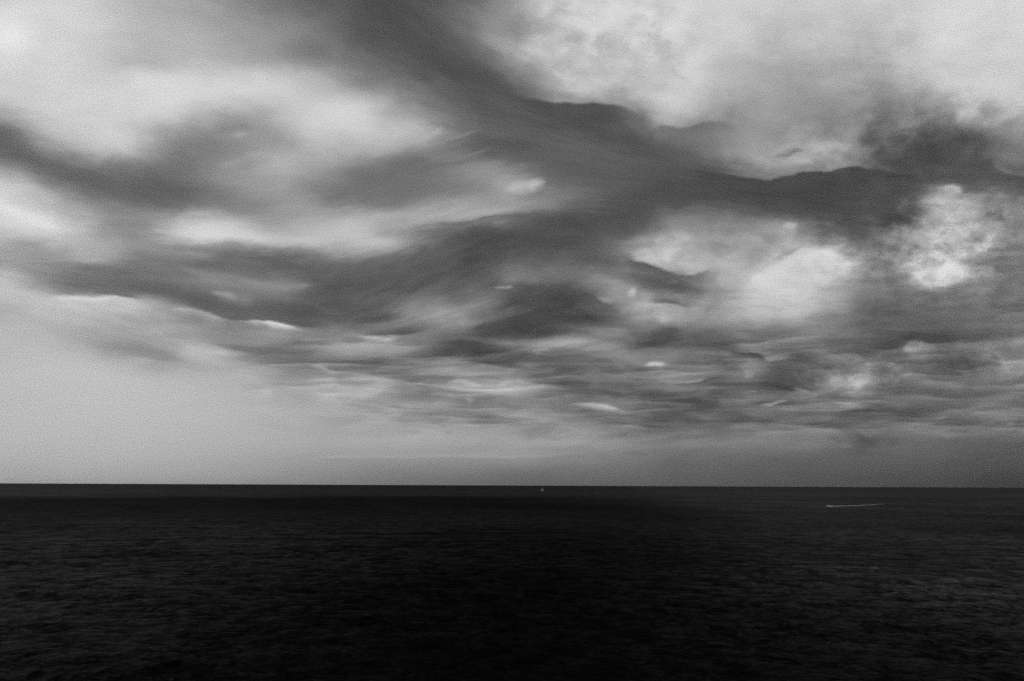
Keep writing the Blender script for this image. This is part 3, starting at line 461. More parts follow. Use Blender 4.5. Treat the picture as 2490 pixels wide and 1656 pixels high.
    ([(5.45, 9.80), (6.84, 10.03), (8.09, 10.18), (8.83, 10.39), (9.58, 10.27), (10.55, 9.95)], 172, 0.07, 0.60, 0.24, 0.30, 0.30),
    ([(7.61, 11.55), (9.10, 11.22), (10.58, 10.93), (11.06, 10.47)], 90, 0.33, 0.42, 0.17, 0.30, 0.30),
    ([(5.87, 13.81), (7.39, 13.87), (9.65, 13.90), (12.12, 13.85), (13.58, 13.58)], 178, 0.33, 0.46, 0.15, 0.30, 0.30),
    ([(6.38, 13.50), (7.88, 12.82), (9.37, 12.29), (10.85, 12.15), (12.57, 12.47)], 196, 0.51, 0.07, 0.26, 0.30, 0.30),
    ([(5.62, 13.56), (6.87, 13.00), (8.12, 12.42), (9.61, 11.89), (11.09, 11.84), (13.05, 12.06)], 88, 0.12, 0.51, 0.23, 0.30, 0.30),
    ([(8.90, 13.92), (10.39, 13.77), (11.63, 13.87)], 208, 0.37, 0.23, 0.24, 0.30, 0.30),
    ([(12.63, 14.67), (14.08, 13.99), (15.25, 13.25), (15.48, 12.95)], 112, 0.14, 0.16, 0.21, 0.30, 0.30),
    ([(15.27, 13.80), (15.88, 14.24), (16.59, 14.03)], 216, 0.28, 0.33, 0.20, 0.30, 0.30),
    ([(11.58, 11.68), (12.56, 11.84), (13.53, 11.97)], 172, 0.23, 0.51, 0.24, 0.30, 0.30),
    ([(13.36, 10.39), (13.56, 11.24), (14.49, 11.99), (15.70, 12.46), (16.90, 13.01), (17.95, 12.80), (19.18, 12.11), (19.60, 11.28)], 218, 0.09, 1.21, 0.30, 0.10, 0.30),
    ([(17.86, 13.57), (18.54, 13.24), (19.24, 13.47)], 150, 0.23, 0.19, 0.17, 0.30, 0.30),
    ([(19.29, 14.59), (19.58, 13.39), (20.33, 12.40), (20.85, 11.55)], 98, 0.46, 0.51, 0.20, 0.30, 0.30),
    ([(19.83, 11.26), (21.11, 10.01), (22.39, 9.23)], 112, 0.33, 0.42, 0.12, 0.30, 0.30),
    ([(10.73, 17.77), (12.22, 17.40), (13.69, 17.12), (15.02, 16.92), (16.83, 17.09), (18.48, 17.15), (19.76, 17.13), (21.67, 16.66), (22.88, 16.35)], 62, 0.07, 1.07, 0.30, 0.30, 0.10),
    ([(13.26, 19.14), (14.10, 18.47), (15.42, 17.85), (17.09, 17.81), (18.99, 18.06), (20.60, 17.98)], 160, 0.37, 0.28, 0.15, 0.30, 0.30),
    ([(15.54, 18.03), (16.40, 18.29), (17.17, 18.46)], 104, 0.21, 0.09, 0.26, 0.30, 0.30),
    ([(13.02, 19.34), (13.74, 18.82)], 172, 0.19, 0.19, 0.21, 0.30, 0.30),
    ([(10.78, 19.62), (12.04, 19.92), (13.30, 20.40)], 114, 0.23, 0.60, 0.28, 0.30, 0.30),
    ([(7.75, 20.95), (9.28, 20.27), (10.54, 20.16), (11.56, 20.52)], 182, 0.51, 0.12, 0.21, 0.30, 0.30),
    ([(20.31, 16.71), (22.10, 16.23), (23.85, 16.10)], 74, 0.33, 0.51, 0.15, 0.30, 0.30),
    ([(22.24, 18.89), (23.73, 17.70), (25.21, 17.06), (26.63, 16.21), (28.83, 15.48)], 84, 0.42, 0.46, 0.17, 0.30, 0.00),
    ([(19.51, 19.20), (20.86, 18.59), (22.42, 18.19)], 112, 0.33, 0.33, 0.15, 0.30, 0.30),
    ([(26.03, 16.62), (27.04, 16.01), (28.85, 15.63)], 150, 0.14, 0.07, 0.17, 0.30, 0.00),
    ([(-0.19, 25.00), (1.53, 24.42), (3.11, 23.52), (4.67, 22.75)], 200, 0.21, 0.23, 0.14, 0.30, 0.30),
    ([(-0.33, 26.25), (1.27, 25.80), (2.85, 24.98), (4.16, 23.69)], 178, 0.19, 0.19, 0.12, 0.30, 0.30),
    ([(2.86, 27.02), (3.65, 26.49), (4.83, 26.14)], 176, 0.12, 0.26, 0.21, 0.50, 0.50),
    ([(0.21, 25.80), (1.27, 24.88), (2.58, 24.18)], 160, 0.14, 0.14, 0.10, 0.30, 0.30),
    ([(12.67, 22.58), (13.08, 21.39), (13.18, 20.46)], 150, 0.19, 0.28, 0.18, 0.30, 0.30),
    ([(15.60, 22.78), (14.82, 21.71), (14.42, 20.59)], 158, 0.46, 0.23, 0.16, 0.30, 0.30),
    ([(23.98, 21.98), (25.01, 20.95), (25.62, 20.31)], 206, 0.23, 0.23, 0.17, 0.30, 0.30),
    ([(6.07, 8.65), (8.06, 8.77), (10.53, 8.82), (11.98, 8.54), (13.17, 7.97), (14.45, 7.01), (15.50, 6.74)], 82, 0.19, 0.51, 0.32, 0.30, 0.30),
    ([(12.69, 7.78), (13.88, 7.78), (15.07, 7.96), (16.49, 8.20)], 156, 0.09, 0.23, 0.24, 0.30, 0.30),
    ([(12.69, 7.98), (14.37, 8.03), (16.03, 8.36), (18.11, 8.32)], 100, 0.07, 0.07, 0.17, 0.30, 0.30),
    ([(14.34, 7.33), (15.76, 7.45), (17.61, 7.34), (18.98, 7.48)], 128, 0.14, 0.19, 0.21, 0.30, 0.30),
    ([(16.69, 7.33), (18.08, 7.56), (19.44, 7.60)], 118, 0.12, 0.12, 0.17, 0.30, 0.30),
    ([(7.29, 6.77), (8.28, 6.84), (9.51, 6.77)], 206, 0.14, 0.22, 0.28, 0.50, 0.50),
    ([(5.56, 7.36), (8.04, 7.53), (10.50, 7.49)], 122, 0.19, 0.33, 0.20, 0.30, 0.30),
    ([(5.55, 6.32), (8.02, 5.95), (9.98, 5.88), (11.44, 6.25)], 150, 0.28, 0.07, 0.24, 0.30, 0.30),
    ([(1.54, 5.83), (5.54, 5.92), (7.52, 5.85)], 92, 0.07, 0.14, 0.21, 0.30, 0.30),
    ([(9.48, 5.64), (11.44, 6.10), (12.87, 5.83), (14.29, 5.51)], 82, 0.19, 0.56, 0.28, 0.30, 0.30),
    ([(12.89, 6.51), (13.61, 6.79), (14.79, 6.52)], 152, 0.09, 0.37, 0.23, 0.30, 0.30),
    ([(13.38, 6.79), (14.79, 6.47), (16.64, 6.13)], 92, 0.14, 0.23, 0.17, 0.30, 0.30),
    ([(16.85, 5.50), (18.23, 5.80), (19.59, 5.90), (21.34, 5.61)], 188, 0.14, 0.21, 0.28, 0.30, 0.30),
    ([(18.48, 6.31), (19.61, 6.51), (20.73, 6.57), (21.36, 6.07)], 154, 0.09, 0.28, 0.23, 0.30, 0.30),
    ([(15.46, 5.54), (16.15, 5.40), (16.83, 5.12)], 168, 0.07, 0.22, 0.24, 0.50, 0.50),
    ([(13.66, 4.46), (14.73, 4.59), (15.55, 4.72)], 172, 0.07, 0.18, 0.24, 0.50, 0.50),
    ([(17.04, 4.59), (18.40, 4.52), (19.75, 4.46), (20.51, 4.38)], 186, 0.07, 0.22, 0.28, 0.50, 0.50),
    ([(14.25, 4.40), (16.57, 4.22), (18.84, 4.22), (20.63, 4.42)], 136, 0.21, 0.07, 0.24, 0.30, 0.30),
    ([(10.45, 5.21), (12.85, 4.93), (14.26, 4.67)], 88, 0.23, 0.19, 0.21, 0.30, 0.30),
    ([(16.41, 6.18), (18.66, 5.17), (21.96, 4.96), (25.11, 4.75)], 98, 0.14, 0.19, 0.14, 0.30, 0.30),
    ([(21.65, 7.41), (22.21, 7.76), (22.95, 7.49)], 184, 0.09, 0.33, 0.28, 0.30, 0.30),
    ([(21.22, 7.55), (23.16, 7.34), (25.07, 7.58)], 150, 0.09, 0.28, 0.14, 0.30, 0.30),
    ([(22.91, 6.66), (24.61, 6.93), (25.20, 6.33)], 96, 0.37, 0.37, 0.12, 0.30, 0.30),
    ([(25.45, 6.95), (26.29, 7.40), (27.88, 7.08)], 162, 0.14, 0.93, 0.17, 0.30, 0.00),
    ([(23.19, 8.03), (24.68, 8.08), (26.34, 8.14), (28.33, 7.94)], 86, 0.12, 0.28, 0.24, 0.30, 0.00),
    ([(25.75, 8.56), (26.99, 8.88), (28.39, 8.86)], 140, 0.07, 0.19, 0.21, 0.30, 0.00),
    ([(22.62, 9.40), (23.49, 9.63), (24.34, 9.45)], 132, 0.23, 0.23, 0.17, 0.30, 0.30),
    ([(21.25, 8.37), (21.66, 7.65), (21.44, 6.72)], 84, 0.14, 0.37, 0.21, 0.30, 0.30),
    ([(3.04, 4.73), (4.54, 4.58), (6.02, 4.38), (7.74, 4.08)], 172, 0.09, 0.26, 0.26, 0.50, 0.50),
    ([(0.04, 4.13), (1.54, 4.26), (3.04, 4.14)], 160, 0.12, 0.14, 0.14, 0.30, 0.30),
    ([(9.45, 3.82), (12.82, 3.91), (16.32, 3.75), (19.70, 3.55)], 98, 0.07, 0.12, 0.21, 0.30, 0.30),
    ([(12.81, 3.72), (16.32, 3.60), (19.70, 3.46)], 118, 0.05, 0.07, 0.17, 0.30, 0.30),
    ([(22.32, 3.50), (22.96, 3.56), (23.81, 3.70)], 158, 0.07, 0.09, 0.24, 0.30, 0.30),
    ([(24.03, 3.99), (25.67, 3.72), (28.03, 3.28)], 134, 0.07, 0.09, 0.17, 0.30, 0.00),
    ([(7.97, 3.14), (12.79, 2.92), (17.44, 2.97), (22.92, 2.80), (28.01, 2.89)], 124, 0.09, 0.16, 0.16, 0.30, 0.30),
    ([(18.33, 2.73), (19.12, 2.76), (19.87, 2.29), (20.74, 2.14)], 84, 0.14, 0.21, 0.26, 0.30, 0.30),
    ([(16.96, 2.31), (17.64, 2.45), (18.43, 2.35)], 92, 0.09, 0.09, 0.23, 0.30, 0.30),
    ([(20.54, 2.51), (22.90, 2.48), (25.60, 2.53), (27.98, 2.45)], 90, 0.07, 0.21, 0.17, 0.30, 0.00),
    ([(-6.87, 1.71), (-1.93, 1.69), (3.03, 1.81), (6.73, 2.01)], 158, 0.19, 0.07, 0.17, 0.30, 0.30),
    ([(-0.69, 1.55), (3.03, 1.61), (6.73, 1.74), (10.38, 1.91)], 126, 0.05, 0.33, 0.16, 0.30, 0.30),
    ([(8.93, 1.96), (10.14, 2.06), (11.34, 1.91)], 102, 0.09, 0.14, 0.17, 0.30, 0.30),
    ([(-23.10, 21.04), (-21.08, 21.44), (-18.99, 21.53), (-16.60, 21.53)], 212, 0.51, 0.42, 0.14, 0.30, 0.30),
    ([(-19.16, 24.47), (-16.00, 24.08), (-12.49, 23.63), (-9.93, 22.91)], 158, 0.51, 0.51, 0.09, 0.30, 0.30),
    ([(-27.27, 21.45), (-24.75, 22.32), (-22.10, 23.06)], 186, 0.46, 0.28, 0.07, 0.30, 0.30),
    ([(13.15, 23.68), (13.05, 22.09), (12.93, 20.47)], 152, 1.39, 0.23, 0.16, 0.30, 0.30),
    ([(9.86, 23.91), (10.34, 22.27), (10.81, 20.85)], 200, 0.46, 0.70, 0.10, 0.30, 0.30),
    ([(-9.97, 24.06), (-7.37, 23.53), (-4.76, 23.06), (-2.66, 22.18)], 120, 0.37, 0.37, 0.09, 0.30, 0.30),
    ([(-17.55, 16.69), (-14.21, 17.09), (-10.75, 17.08), (-7.22, 17.50)], 148, 0.19, 0.23, 0.14, 0.30, 0.30),
    ([(-22.48, 14.81), (-19.33, 14.94), (-15.58, 15.35), (-12.19, 15.67)], 112, 0.37, 0.33, 0.10, 0.30, 0.30),
    ([(3.09, 17.89), (6.18, 18.19), (9.73, 17.94), (11.73, 17.67)], 84, 0.33, 0.23, 0.18, 0.30, 0.30),
    ([(1.79, 19.47), (4.38, 19.08), (6.95, 18.53), (9.73, 17.94)], 100, 0.23, 0.23, 0.14, 0.30, 0.30),
    ([(3.07, 14.22), (6.13, 14.54), (9.66, 14.68), (12.64, 14.91)], 100, 0.28, 0.33, 0.10, 0.30, 0.30),
    ([(-16.18, 11.36), (-14.39, 11.16), (-12.57, 11.00), (-10.73, 11.21)], 156, 0.28, 0.28, 0.15, 0.30, 0.30),
    ([(-17.20, 10.51), (-15.79, 10.36), (-14.35, 10.19)], 150, 0.23, 0.28, 0.24, 0.30, 0.30),
    ([(-9.70, 9.95), (-8.22, 10.09), (-6.71, 10.04)], 118, 0.23, 0.23, 0.17, 0.30, 0.30),
    ([(-16.65, 8.56), (-14.27, 8.36), (-11.86, 8.21), (-10.40, 8.32)], 158, 0.33, 0.23, 0.24, 0.30, 0.30),
    ([(-18.00, 7.89), (-16.02, 7.75), (-13.64, 7.47), (-10.61, 7.20), (-8.76, 7.13)], 104, 0.51, 0.33, 0.16, 0.30, 0.30),
    ([(-19.13, 7.66), (-17.75, 7.37), (-16.00, 7.24), (-14.22, 7.09)], 182, 0.19, 0.14, 0.21, 0.30, 0.30),
    ([(-21.57, 7.24), (-19.99, 6.85), (-18.06, 6.67)], 118, 0.42, 0.12, 0.21, 0.30, 0.30),
    ([(-10.63, 7.82), (-9.15, 7.86), (-7.42, 8.09)], 162, 0.33, 0.23, 0.24, 0.30, 0.30),
    ([(-9.11, 6.56), (-7.14, 6.85), (-4.89, 6.70)], 98, 0.46, 0.42, 0.15, 0.30, 0.30),
    ([(-9.84, 6.11), (-7.87, 6.05), (-5.38, 5.87)], 196, 0.09, 0.22, 0.24, 0.50, 0.50),
    ([(-5.02, 7.05), (-2.88, 7.13), (0.13, 6.81)], 142, 0.23, 0.28, 0.24, 0.30, 0.30),
    ([(-4.88, 6.18), (-2.49, 6.04), (0.13, 6.15)], 84, 0.14, 0.14, 0.24, 0.30, 0.30),
    ([(-6.24, 5.28), (-3.11, 5.27), (0.13, 5.34)], 108, 0.09, 0.12, 0.19, 0.30, 0.30),
    ([(-10.54, 4.99), (-8.09, 5.13), (-5.61, 4.94)], 140, 0.14, 0.12, 0.14, 0.30, 0.30),
    ([(-5.60, 4.67), (-3.11, 4.72), (-0.59, 4.62)], 150, 0.12, 0.14, 0.17, 0.30, 0.30),
    ([(-4.97, 4.21), (-2.47, 3.92), (-0.34, 3.89)], 116, 0.19, 0.12, 0.21, 0.30, 0.30),
    ([(-16.47, 4.66), (-14.12, 4.48), (-11.72, 4.23)], 158, 0.14, 0.14, 0.10, 0.30, 0.30),
    ([(-0.12, 7.81), (3.04, 7.94), (6.19, 7.98)], 162, 0.28, 0.19, 0.20, 0.30, 0.30),
    ([(-1.13, 7.47), (0.89, 7.40), (2.91, 7.33)], 80, 0.14, 0.19, 0.21, 0.30, 0.30),
    ([(6.94, 8.47), (9.43, 8.62), (12.12, 8.22), (13.31, 7.72)], 80, 0.23, 0.42, 0.24, 0.30, 0.30),
    ([(7.93, 7.71), (9.91, 7.74), (11.86, 7.54)], 124, 0.19, 0.23, 0.17, 0.30, 0.30),
    ([(6.43, 7.23), (7.67, 6.91), (9.40, 6.82)], 150, 0.19, 0.19, 0.17, 0.30, 0.30),
    ([(3.03, 5.62), (7.40, 5.42), (12.04, 5.06)], 86, 0.37, 0.51, 0.12, 0.30, 0.30),
    ([(12.59, 7.87), (13.55, 7.66), (14.73, 7.20), (16.37, 7.03)], 158, 0.19, 0.33, 0.24, 0.30, 0.30),
    ([(15.23, 8.15), (17.11, 8.21), (18.71, 8.00)], 132, 0.14, 0.33, 0.16, 0.30, 0.30),
    ([(13.61, 9.55), (13.35, 9.01), (14.29, 8.55)], 112, 0.19, 0.19, 0.12, 0.30, 0.30),
    ([(18.24, 7.56), (19.83, 7.62), (21.16, 7.44)], 130, 0.14, 0.28, 0.14, 0.30, 0.30),
    ([(17.64, 7.11), (19.35, 6.93), (20.69, 6.99)], 150, 0.19, 0.28, 0.20, 0.30, 0.30),
    ([(18.38, 5.59), (19.75, 5.85), (21.07, 5.75)], 192, 0.23, 0.19, 0.21, 0.30, 0.30),
    ([(14.16, 4.36), (16.96, 4.19), (19.90, 4.31)], 140, 0.28, 0.09, 0.21, 0.30, 0.30),
    ([(11.05, 4.15), (14.62, 4.05), (18.09, 4.02), (21.43, 4.04)], 96, 0.14, 0.09, 0.17, 0.30, 0.30),
    ([(21.40, 3.52), (22.49, 3.61), (23.66, 3.67)], 150, 0.09, 0.07, 0.17, 0.30, 0.30),
    ([(14.60, 3.39), (18.07, 3.40), (21.39, 3.31), (27.20, 3.22)], 92, 0.09, 0.12, 0.16, 0.30, 0.30),
    ([(18.04, 2.87), (21.37, 2.88), (24.55, 2.74), (27.17, 2.78)], 120, 0.12, 0.09, 0.16, 0.30, 0.30),
    ([(3.65, 4.69), (5.40, 4.60), (6.89, 4.30), (7.87, 4.05)], 172, 0.12, 0.26, 0.17, 0.50, 0.50),
    ([(-0.11, 4.37), (2.40, 4.44), (5.15, 4.00)], 150, 0.14, 0.19, 0.14, 0.30, 0.30),
    ([(1.15, 3.69), (4.27, 3.63), (7.62, 3.68)], 112, 0.12, 0.14, 0.14, 0.30, 0.30),
    ([(-0.11, 5.74), (0.64, 5.81), (2.40, 5.56), (3.66, 5.44)], 186, 0.09, 0.19, 0.21, 0.30, 0.30),
    ([(0.64, 5.81), (1.77, 5.90), (3.16, 5.85)], 88, 0.07, 0.07, 0.21, 0.30, 0.30),
    ([(21.25, 4.75), (22.54, 4.65), (24.14, 4.68)], 132, 0.12, 0.19, 0.14, 0.30, 0.30),
    ([(23.62, 4.91), (25.71, 4.95), (27.30, 4.80)], 100, 0.14, 0.14, 0.14, 0.30, 0.30),
    ([(23.78, 3.87), (25.64, 3.88), (27.22, 3.61)], 136, 0.09, 0.14, 0.16, 0.30, 0.30),
    ([(11.52, 17.77), (12.84, 17.52), (13.80, 17.33), (15.00, 17.08), (16.30, 17.28), (17.57, 17.43), (19.24, 17.42), (20.47, 17.24), (21.66, 16.91), (22.76, 16.63)], 128, 0.37, 0.12, 0.73, 0.30, 0.30),
    ([(13.15, 18.94), (13.83, 18.47), (14.86, 17.98), (15.54, 17.76), (16.32, 17.95), (17.60, 17.92), (18.84, 17.64)], 162, 0.21, 0.33, 0.67, 0.30, 0.30),
    ([(11.52, 17.53), (12.83, 17.27), (13.79, 17.06), (15.00, 16.87), (16.29, 17.05), (17.56, 17.19), (19.23, 17.18), (20.05, 17.10), (21.65, 16.72), (22.91, 16.41)], 66, 0.05, 0.70, 0.95, 0.15, 0.10),
    ([(15.21, 18.16), (15.91, 18.23), (16.51, 18.39), (17.11, 18.42)], 104, 0.23, 0.07, 0.84, 0.30, 0.30),
    ([(25.44, 17.38), (26.16, 16.74), (26.87, 16.17), (28.01, 15.75), (28.58, 15.55)], 76, 0.09, 0.28, 0.78, 0.30, 0.00),
    ([(26.17, 16.89), (26.73, 16.39), (27.37, 16.03), (28.45, 15.80)], 122, 0.28, 0.07, 0.67, 0.30, 0.00),
    ([(8.88, 20.23), (10.24, 20.04), (11.41, 20.22), (12.66, 20.31)], 100, 0.09, 0.33, 0.62, 0.00, 0.30),
    ([(12.66, 20.31), (12.94, 20.79), (13.13, 21.27)], 118, 0.33, 0.14, 0.45, 0.30, 0.30),
    ([(19.74, 19.27), (20.37, 18.63), (20.93, 18.33)], 105, 0.23, 0.33, 0.56, 0.30, 0.30),
    ([(20.20, 20.11), (20.59, 19.74), (20.99, 19.45)], 160, 0.14, 0.19, 0.56, 0.30, 0.30),
    ([(22.49, 20.31), (22.62, 19.82), (23.19, 18.63)], 152, 0.23, 0.19, 0.45, 0.30, 0.30),
    ([(22.45, 16.62), (23.25, 16.86), (24.42, 16.88)], 80, 0.28, 0.28, 0.56, 0.30, 0.30),
    ([(24.16, 21.80), (24.75, 21.17), (25.63, 20.41)], 199, 0.17, 0.24, 0.38, 0.30, 0.30),
    ([(9.23, 23.83), (9.76, 23.06), (10.75, 22.42)], 176, 0.09, 0.18, 0.38, 0.30, 0.30),
    ([(23.88, 15.70), (24.57, 15.54), (25.17, 15.35)], 178, 0.09, 0.28, 0.78, 0.30, 0.30),
    ([(25.13, 14.71), (25.73, 14.73), (26.24, 14.51)], 168, 0.09, 0.26, 0.67, 0.50, 0.50),
    ([(25.85, 14.23), (26.37, 14.14), (26.89, 14.27)], 112, 0.14, 0.19, 0.67, 0.30, 0.30),
    ([(24.24, 13.92), (24.86, 13.94), (25.29, 13.57)], 128, 0.19, 0.19, 0.56, 0.30, 0.30),
    ([(26.51, 15.27), (26.93, 14.90), (27.28, 14.62)], 162, 0.12, 0.23, 0.56, 0.30, 0.30),
    ([(27.52, 14.91), (27.88, 14.79), (28.39, 14.88)], 172, 0.12, 0.28, 0.56, 0.30, 0.00),
    ([(21.55, 14.67), (22.05, 15.12), (22.38, 15.41)], 108, 0.28, 0.28, 0.56, 0.30, 0.30),
    ([(15.58, 14.12), (16.02, 14.43), (16.52, 14.23)], 202, 0.17, 0.48, 0.61, 0.30, 0.30),
    ([(9.69, 15.71), (11.12, 15.74), (12.51, 15.15)], 108, 0.14, 0.37, 0.56, 0.30, 0.30),
    ([(-1.31, 22.56), (-0.09, 22.11), (1.03, 21.78), (2.43, 21.61), (3.82, 21.54), (5.49, 21.48), (6.59, 21.25), (7.96, 20.69)], 72, 0.08, 0.46, 0.84, 0.30, 0.30),
    ([(0.56, 22.16), (1.96, 21.86), (3.82, 21.75), (5.49, 21.71), (6.78, 21.46), (7.87, 20.95)], 172, 0.33, 0.09, 0.56, 0.30, 0.30),
    ([(2.70, 20.62), (4.27, 20.17), (5.65, 19.76), (7.02, 19.50), (8.38, 19.20)], 76, 0.14, 0.21, 0.67, 0.30, 0.30),
    ([(6.13, 20.97), (7.04, 20.44), (8.40, 19.96), (9.75, 19.81)], 104, 0.19, 0.23, 0.50, 0.30, 0.30),
    ([(2.25, 26.98), (3.19, 26.49), (4.22, 26.22)], 178, 0.07, 0.22, 0.67, 0.50, 0.50),
    ([(1.49, 26.67), (2.15, 26.02), (2.62, 25.69)], 184, 0.17, 0.12, 0.30, 0.30, 0.30),
    ([(-0.67, 24.97), (0.08, 24.48), (1.21, 23.90), (2.71, 23.39), (4.01, 22.71)], 180, 0.23, 0.23, 0.45, 0.30, 0.30),
    ([(2.15, 23.57), (2.90, 23.22), (3.83, 22.96)], 196, 0.12, 0.15, 0.38, 0.30, 0.30),
    ([(7.20, 25.15), (7.56, 24.65), (8.29, 24.04)], 246, 0.16, 0.19, 0.90, 0.30, 0.30),
    ([(7.50, 26.50), (7.68, 25.85), (7.39, 25.30)], 230, 0.23, 0.18, 0.38, 0.30, 0.30),
    ([(6.66, 26.22), (7.21, 25.55), (7.94, 24.87)], 218, 0.17, 0.15, 0.30, 0.30, 0.30),
    ([(8.14, 25.91), (8.59, 25.32), (8.76, 24.59)], 206, 0.15, 0.15, 0.38, 0.30, 0.30),
    ([(9.20, 23.83), (9.65, 23.23), (10.09, 22.79)], 190, 0.09, 0.23, 0.30, 0.50, 0.50),
    ([(-5.90, 19.58), (-4.98, 19.86), (-3.98, 20.49)], 182, 0.16, 0.19, 0.50, 0.30, 0.30),
    ([(-5.25, 19.09), (-3.96, 19.55), (-2.68, 19.92), (-1.75, 20.28)], 140, 0.09, 0.09, 0.56, 0.30, 0.30),
    ([(-4.51, 19.37), (-3.13, 19.61), (-1.75, 20.11), (-1.01, 20.37)], 96, 0.07, 0.09, 0.45, 0.30, 0.30),
    ([(-4.95, 18.24), (-3.12, 18.71), (-1.74, 19.17), (-0.82, 19.31)], 128, 0.09, 0.12, 0.56, 0.30, 0.30),
    ([(-6.50, 17.58), (-4.50, 18.25), (-3.12, 18.46), (-1.74, 18.48)], 100, 0.12, 0.14, 0.50, 0.30, 0.30),
    ([(-4.49, 17.82), (-2.65, 18.03), (-1.27, 18.31), (0.11, 18.32)], 140, 0.19, 0.19, 0.45, 0.30, 0.30),
    ([(-0.62, 16.93), (0.49, 17.11), (1.31, 17.37), (1.77, 17.54)], 184, 0.17, 0.24, 0.46, 0.30, 0.30),
    ([(0.67, 16.98), (1.45, 17.24), (2.14, 17.45)], 200, 0.21, 0.23, 0.50, 0.30, 0.30),
    ([(-0.34, 16.58), (1.04, 16.59), (2.42, 16.93)], 112, 0.09, 0.19, 0.45, 0.30, 0.30),
    ([(-7.16, 15.04), (-4.45, 15.39), (-2.17, 15.60), (0.12, 15.89), (1.96, 16.32)], 168, 0.21, 0.16, 0.56, 0.30, 0.30),
    ([(-5.35, 14.75), (-3.07, 14.98), (-1.25, 15.35), (1.04, 15.54), (2.42, 15.97)], 84, 0.09, 0.33, 0.62, 0.30, 0.30),
    ([(-6.25, 14.37), (-4.44, 14.60), (-2.98, 14.80)], 104, 0.09, 0.14, 0.56, 0.30, 0.30),
    ([(-16.79, 18.93), (-16.03, 19.17), (-15.18, 19.41)], 168, 0.09, 0.22, 0.56, 0.50, 0.50),
    ([(-17.89, 18.90), (-16.90, 19.33), (-15.88, 19.60), (-14.84, 19.61)], 124, 0.16, 0.14, 0.56, 0.30, 0.30),
    ([(-17.56, 17.37), (-16.30, 17.65), (-15.04, 18.18), (-13.74, 18.36)], 164, 0.14, 0.21, 0.45, 0.30, 0.30),
    ([(-27.95, 14.08), (-27.21, 13.93), (-26.45, 13.63), (-25.70, 13.48), (-24.77, 13.18)], 220, 0.17, 0.18, 0.53, 0.00, 0.30),
    ([(-28.06, 15.63), (-27.32, 15.50), (-26.56, 15.20), (-25.79, 14.75), (-24.98, 14.04)], 176, 0.09, 0.42, 0.27, 0.00, 0.30),
    ([(-25.53, 11.02), (-24.40, 11.00), (-23.25, 10.98), (-21.70, 11.10), (-20.11, 11.06)], 104, 0.07, 0.33, 0.56, 0.30, 0.30),
    ([(-25.81, 9.74), (-24.33, 9.90), (-23.19, 9.95), (-22.12, 10.12), (-21.24, 9.97), (-20.04, 9.85)], 98, 0.28, 0.07, 0.56, 0.30, 0.30),
    ([(-26.02, 9.48), (-25.07, 9.64), (-24.09, 9.68), (-23.02, 9.70), (-22.10, 9.90), (-21.16, 9.88), (-20.36, 9.70)], 204, 0.06, 0.16, 0.84, 0.30, 0.30),
    ([(-19.70, 9.41), (-18.81, 9.46), (-17.58, 9.36), (-16.58, 9.08), (-15.90, 8.94)], 176, 0.06, 0.21, 0.73, 0.30, 0.30),
    ([(-16.07, 8.95), (-15.07, 8.96), (-14.05, 9.02), (-13.11, 8.89), (-12.07, 8.62), (-11.20, 8.57)], 222, 0.05, 0.20, 0.95, 0.50, 0.50),
    ([(-19.88, 9.73), (-18.42, 9.66), (-17.18, 9.47), (-16.33, 9.13), (-15.07, 9.06), (-13.37, 9.10), (-12.08, 8.89), (-10.34, 8.77)], 84, 0.37, 0.06, 0.78, 0.30, 0.30),
    ([(-19.68, 12.10), (-18.52, 11.76), (-17.27, 11.51), (-16.02, 11.46), (-14.31, 11.17), (-12.59, 11.08)], 138, 0.16, 0.16, 0.56, 0.30, 0.30),
    ([(-13.87, 10.98), (-12.59, 11.04), (-11.37, 11.18)], 150, 0.14, 0.14, 0.56, 0.30, 0.30),
    ([(-17.39, 10.57), (-16.39, 10.45), (-15.45, 10.16)], 152, 0.09, 0.16, 0.62, 0.30, 0.30),
    ([(-19.13, 7.84), (-18.31, 7.59), (-17.49, 7.33), (-16.24, 7.12), (-15.32, 7.07)], 176, 0.12, 0.18, 0.46, 0.30, 0.30),
    ([(-17.51, 7.75), (-16.26, 7.55), (-15.00, 7.39), (-13.72, 7.13), (-12.44, 6.96), (-10.71, 6.88)], 100, 0.21, 0.07, 0.67, 0.30, 0.30),
    ([(-21.31, 6.97), (-20.28, 6.78), (-19.24, 6.70), (-18.27, 6.70)], 134, 0.19, 0.07, 0.73, 0.30, 0.30),
    ([(-11.74, 6.67), (-11.05, 6.60), (-10.35, 6.36), (-9.65, 6.29)], 186, 0.09, 0.18, 0.46, 0.30, 0.30),
    ([(-12.83, 5.95), (-11.54, 5.89), (-10.25, 5.93), (-8.94, 5.87)], 178, 0.07, 0.13, 0.67, 0.50, 0.50),
    ([(-14.41, 5.30), (-13.90, 5.14), (-13.39, 4.94)], 188, 0.12, 0.23, 0.38, 0.50, 0.50),
    ([(-15.67, 5.47), (-15.50, 5.35), (-15.25, 5.32)], 186, 0.12, 0.23, 0.38, 0.50, 0.50),
    ([(-9.22, 8.45), (-8.34, 8.42), (-7.19, 8.35), (-6.30, 8.48)], 190, 0.07, 0.18, 0.65, 0.30, 0.30),
    ([(-9.22, 8.58), (-7.46, 8.59), (-5.95, 8.68), (-4.53, 9.00)], 82, 0.28, 0.06, 0.67, 0.30, 0.30),
    ([(-9.68, 6.03), (-8.28, 5.97), (-6.96, 5.99), (-5.90, 5.90), (-5.36, 5.82)], 190, 0.06, 0.23, 0.61, 0.50, 0.50),
    ([(-8.89, 6.13), (-7.86, 6.68), (-6.54, 6.97), (-5.38, 6.81)], 98, 0.09, 0.37, 0.45, 0.30, 0.30),
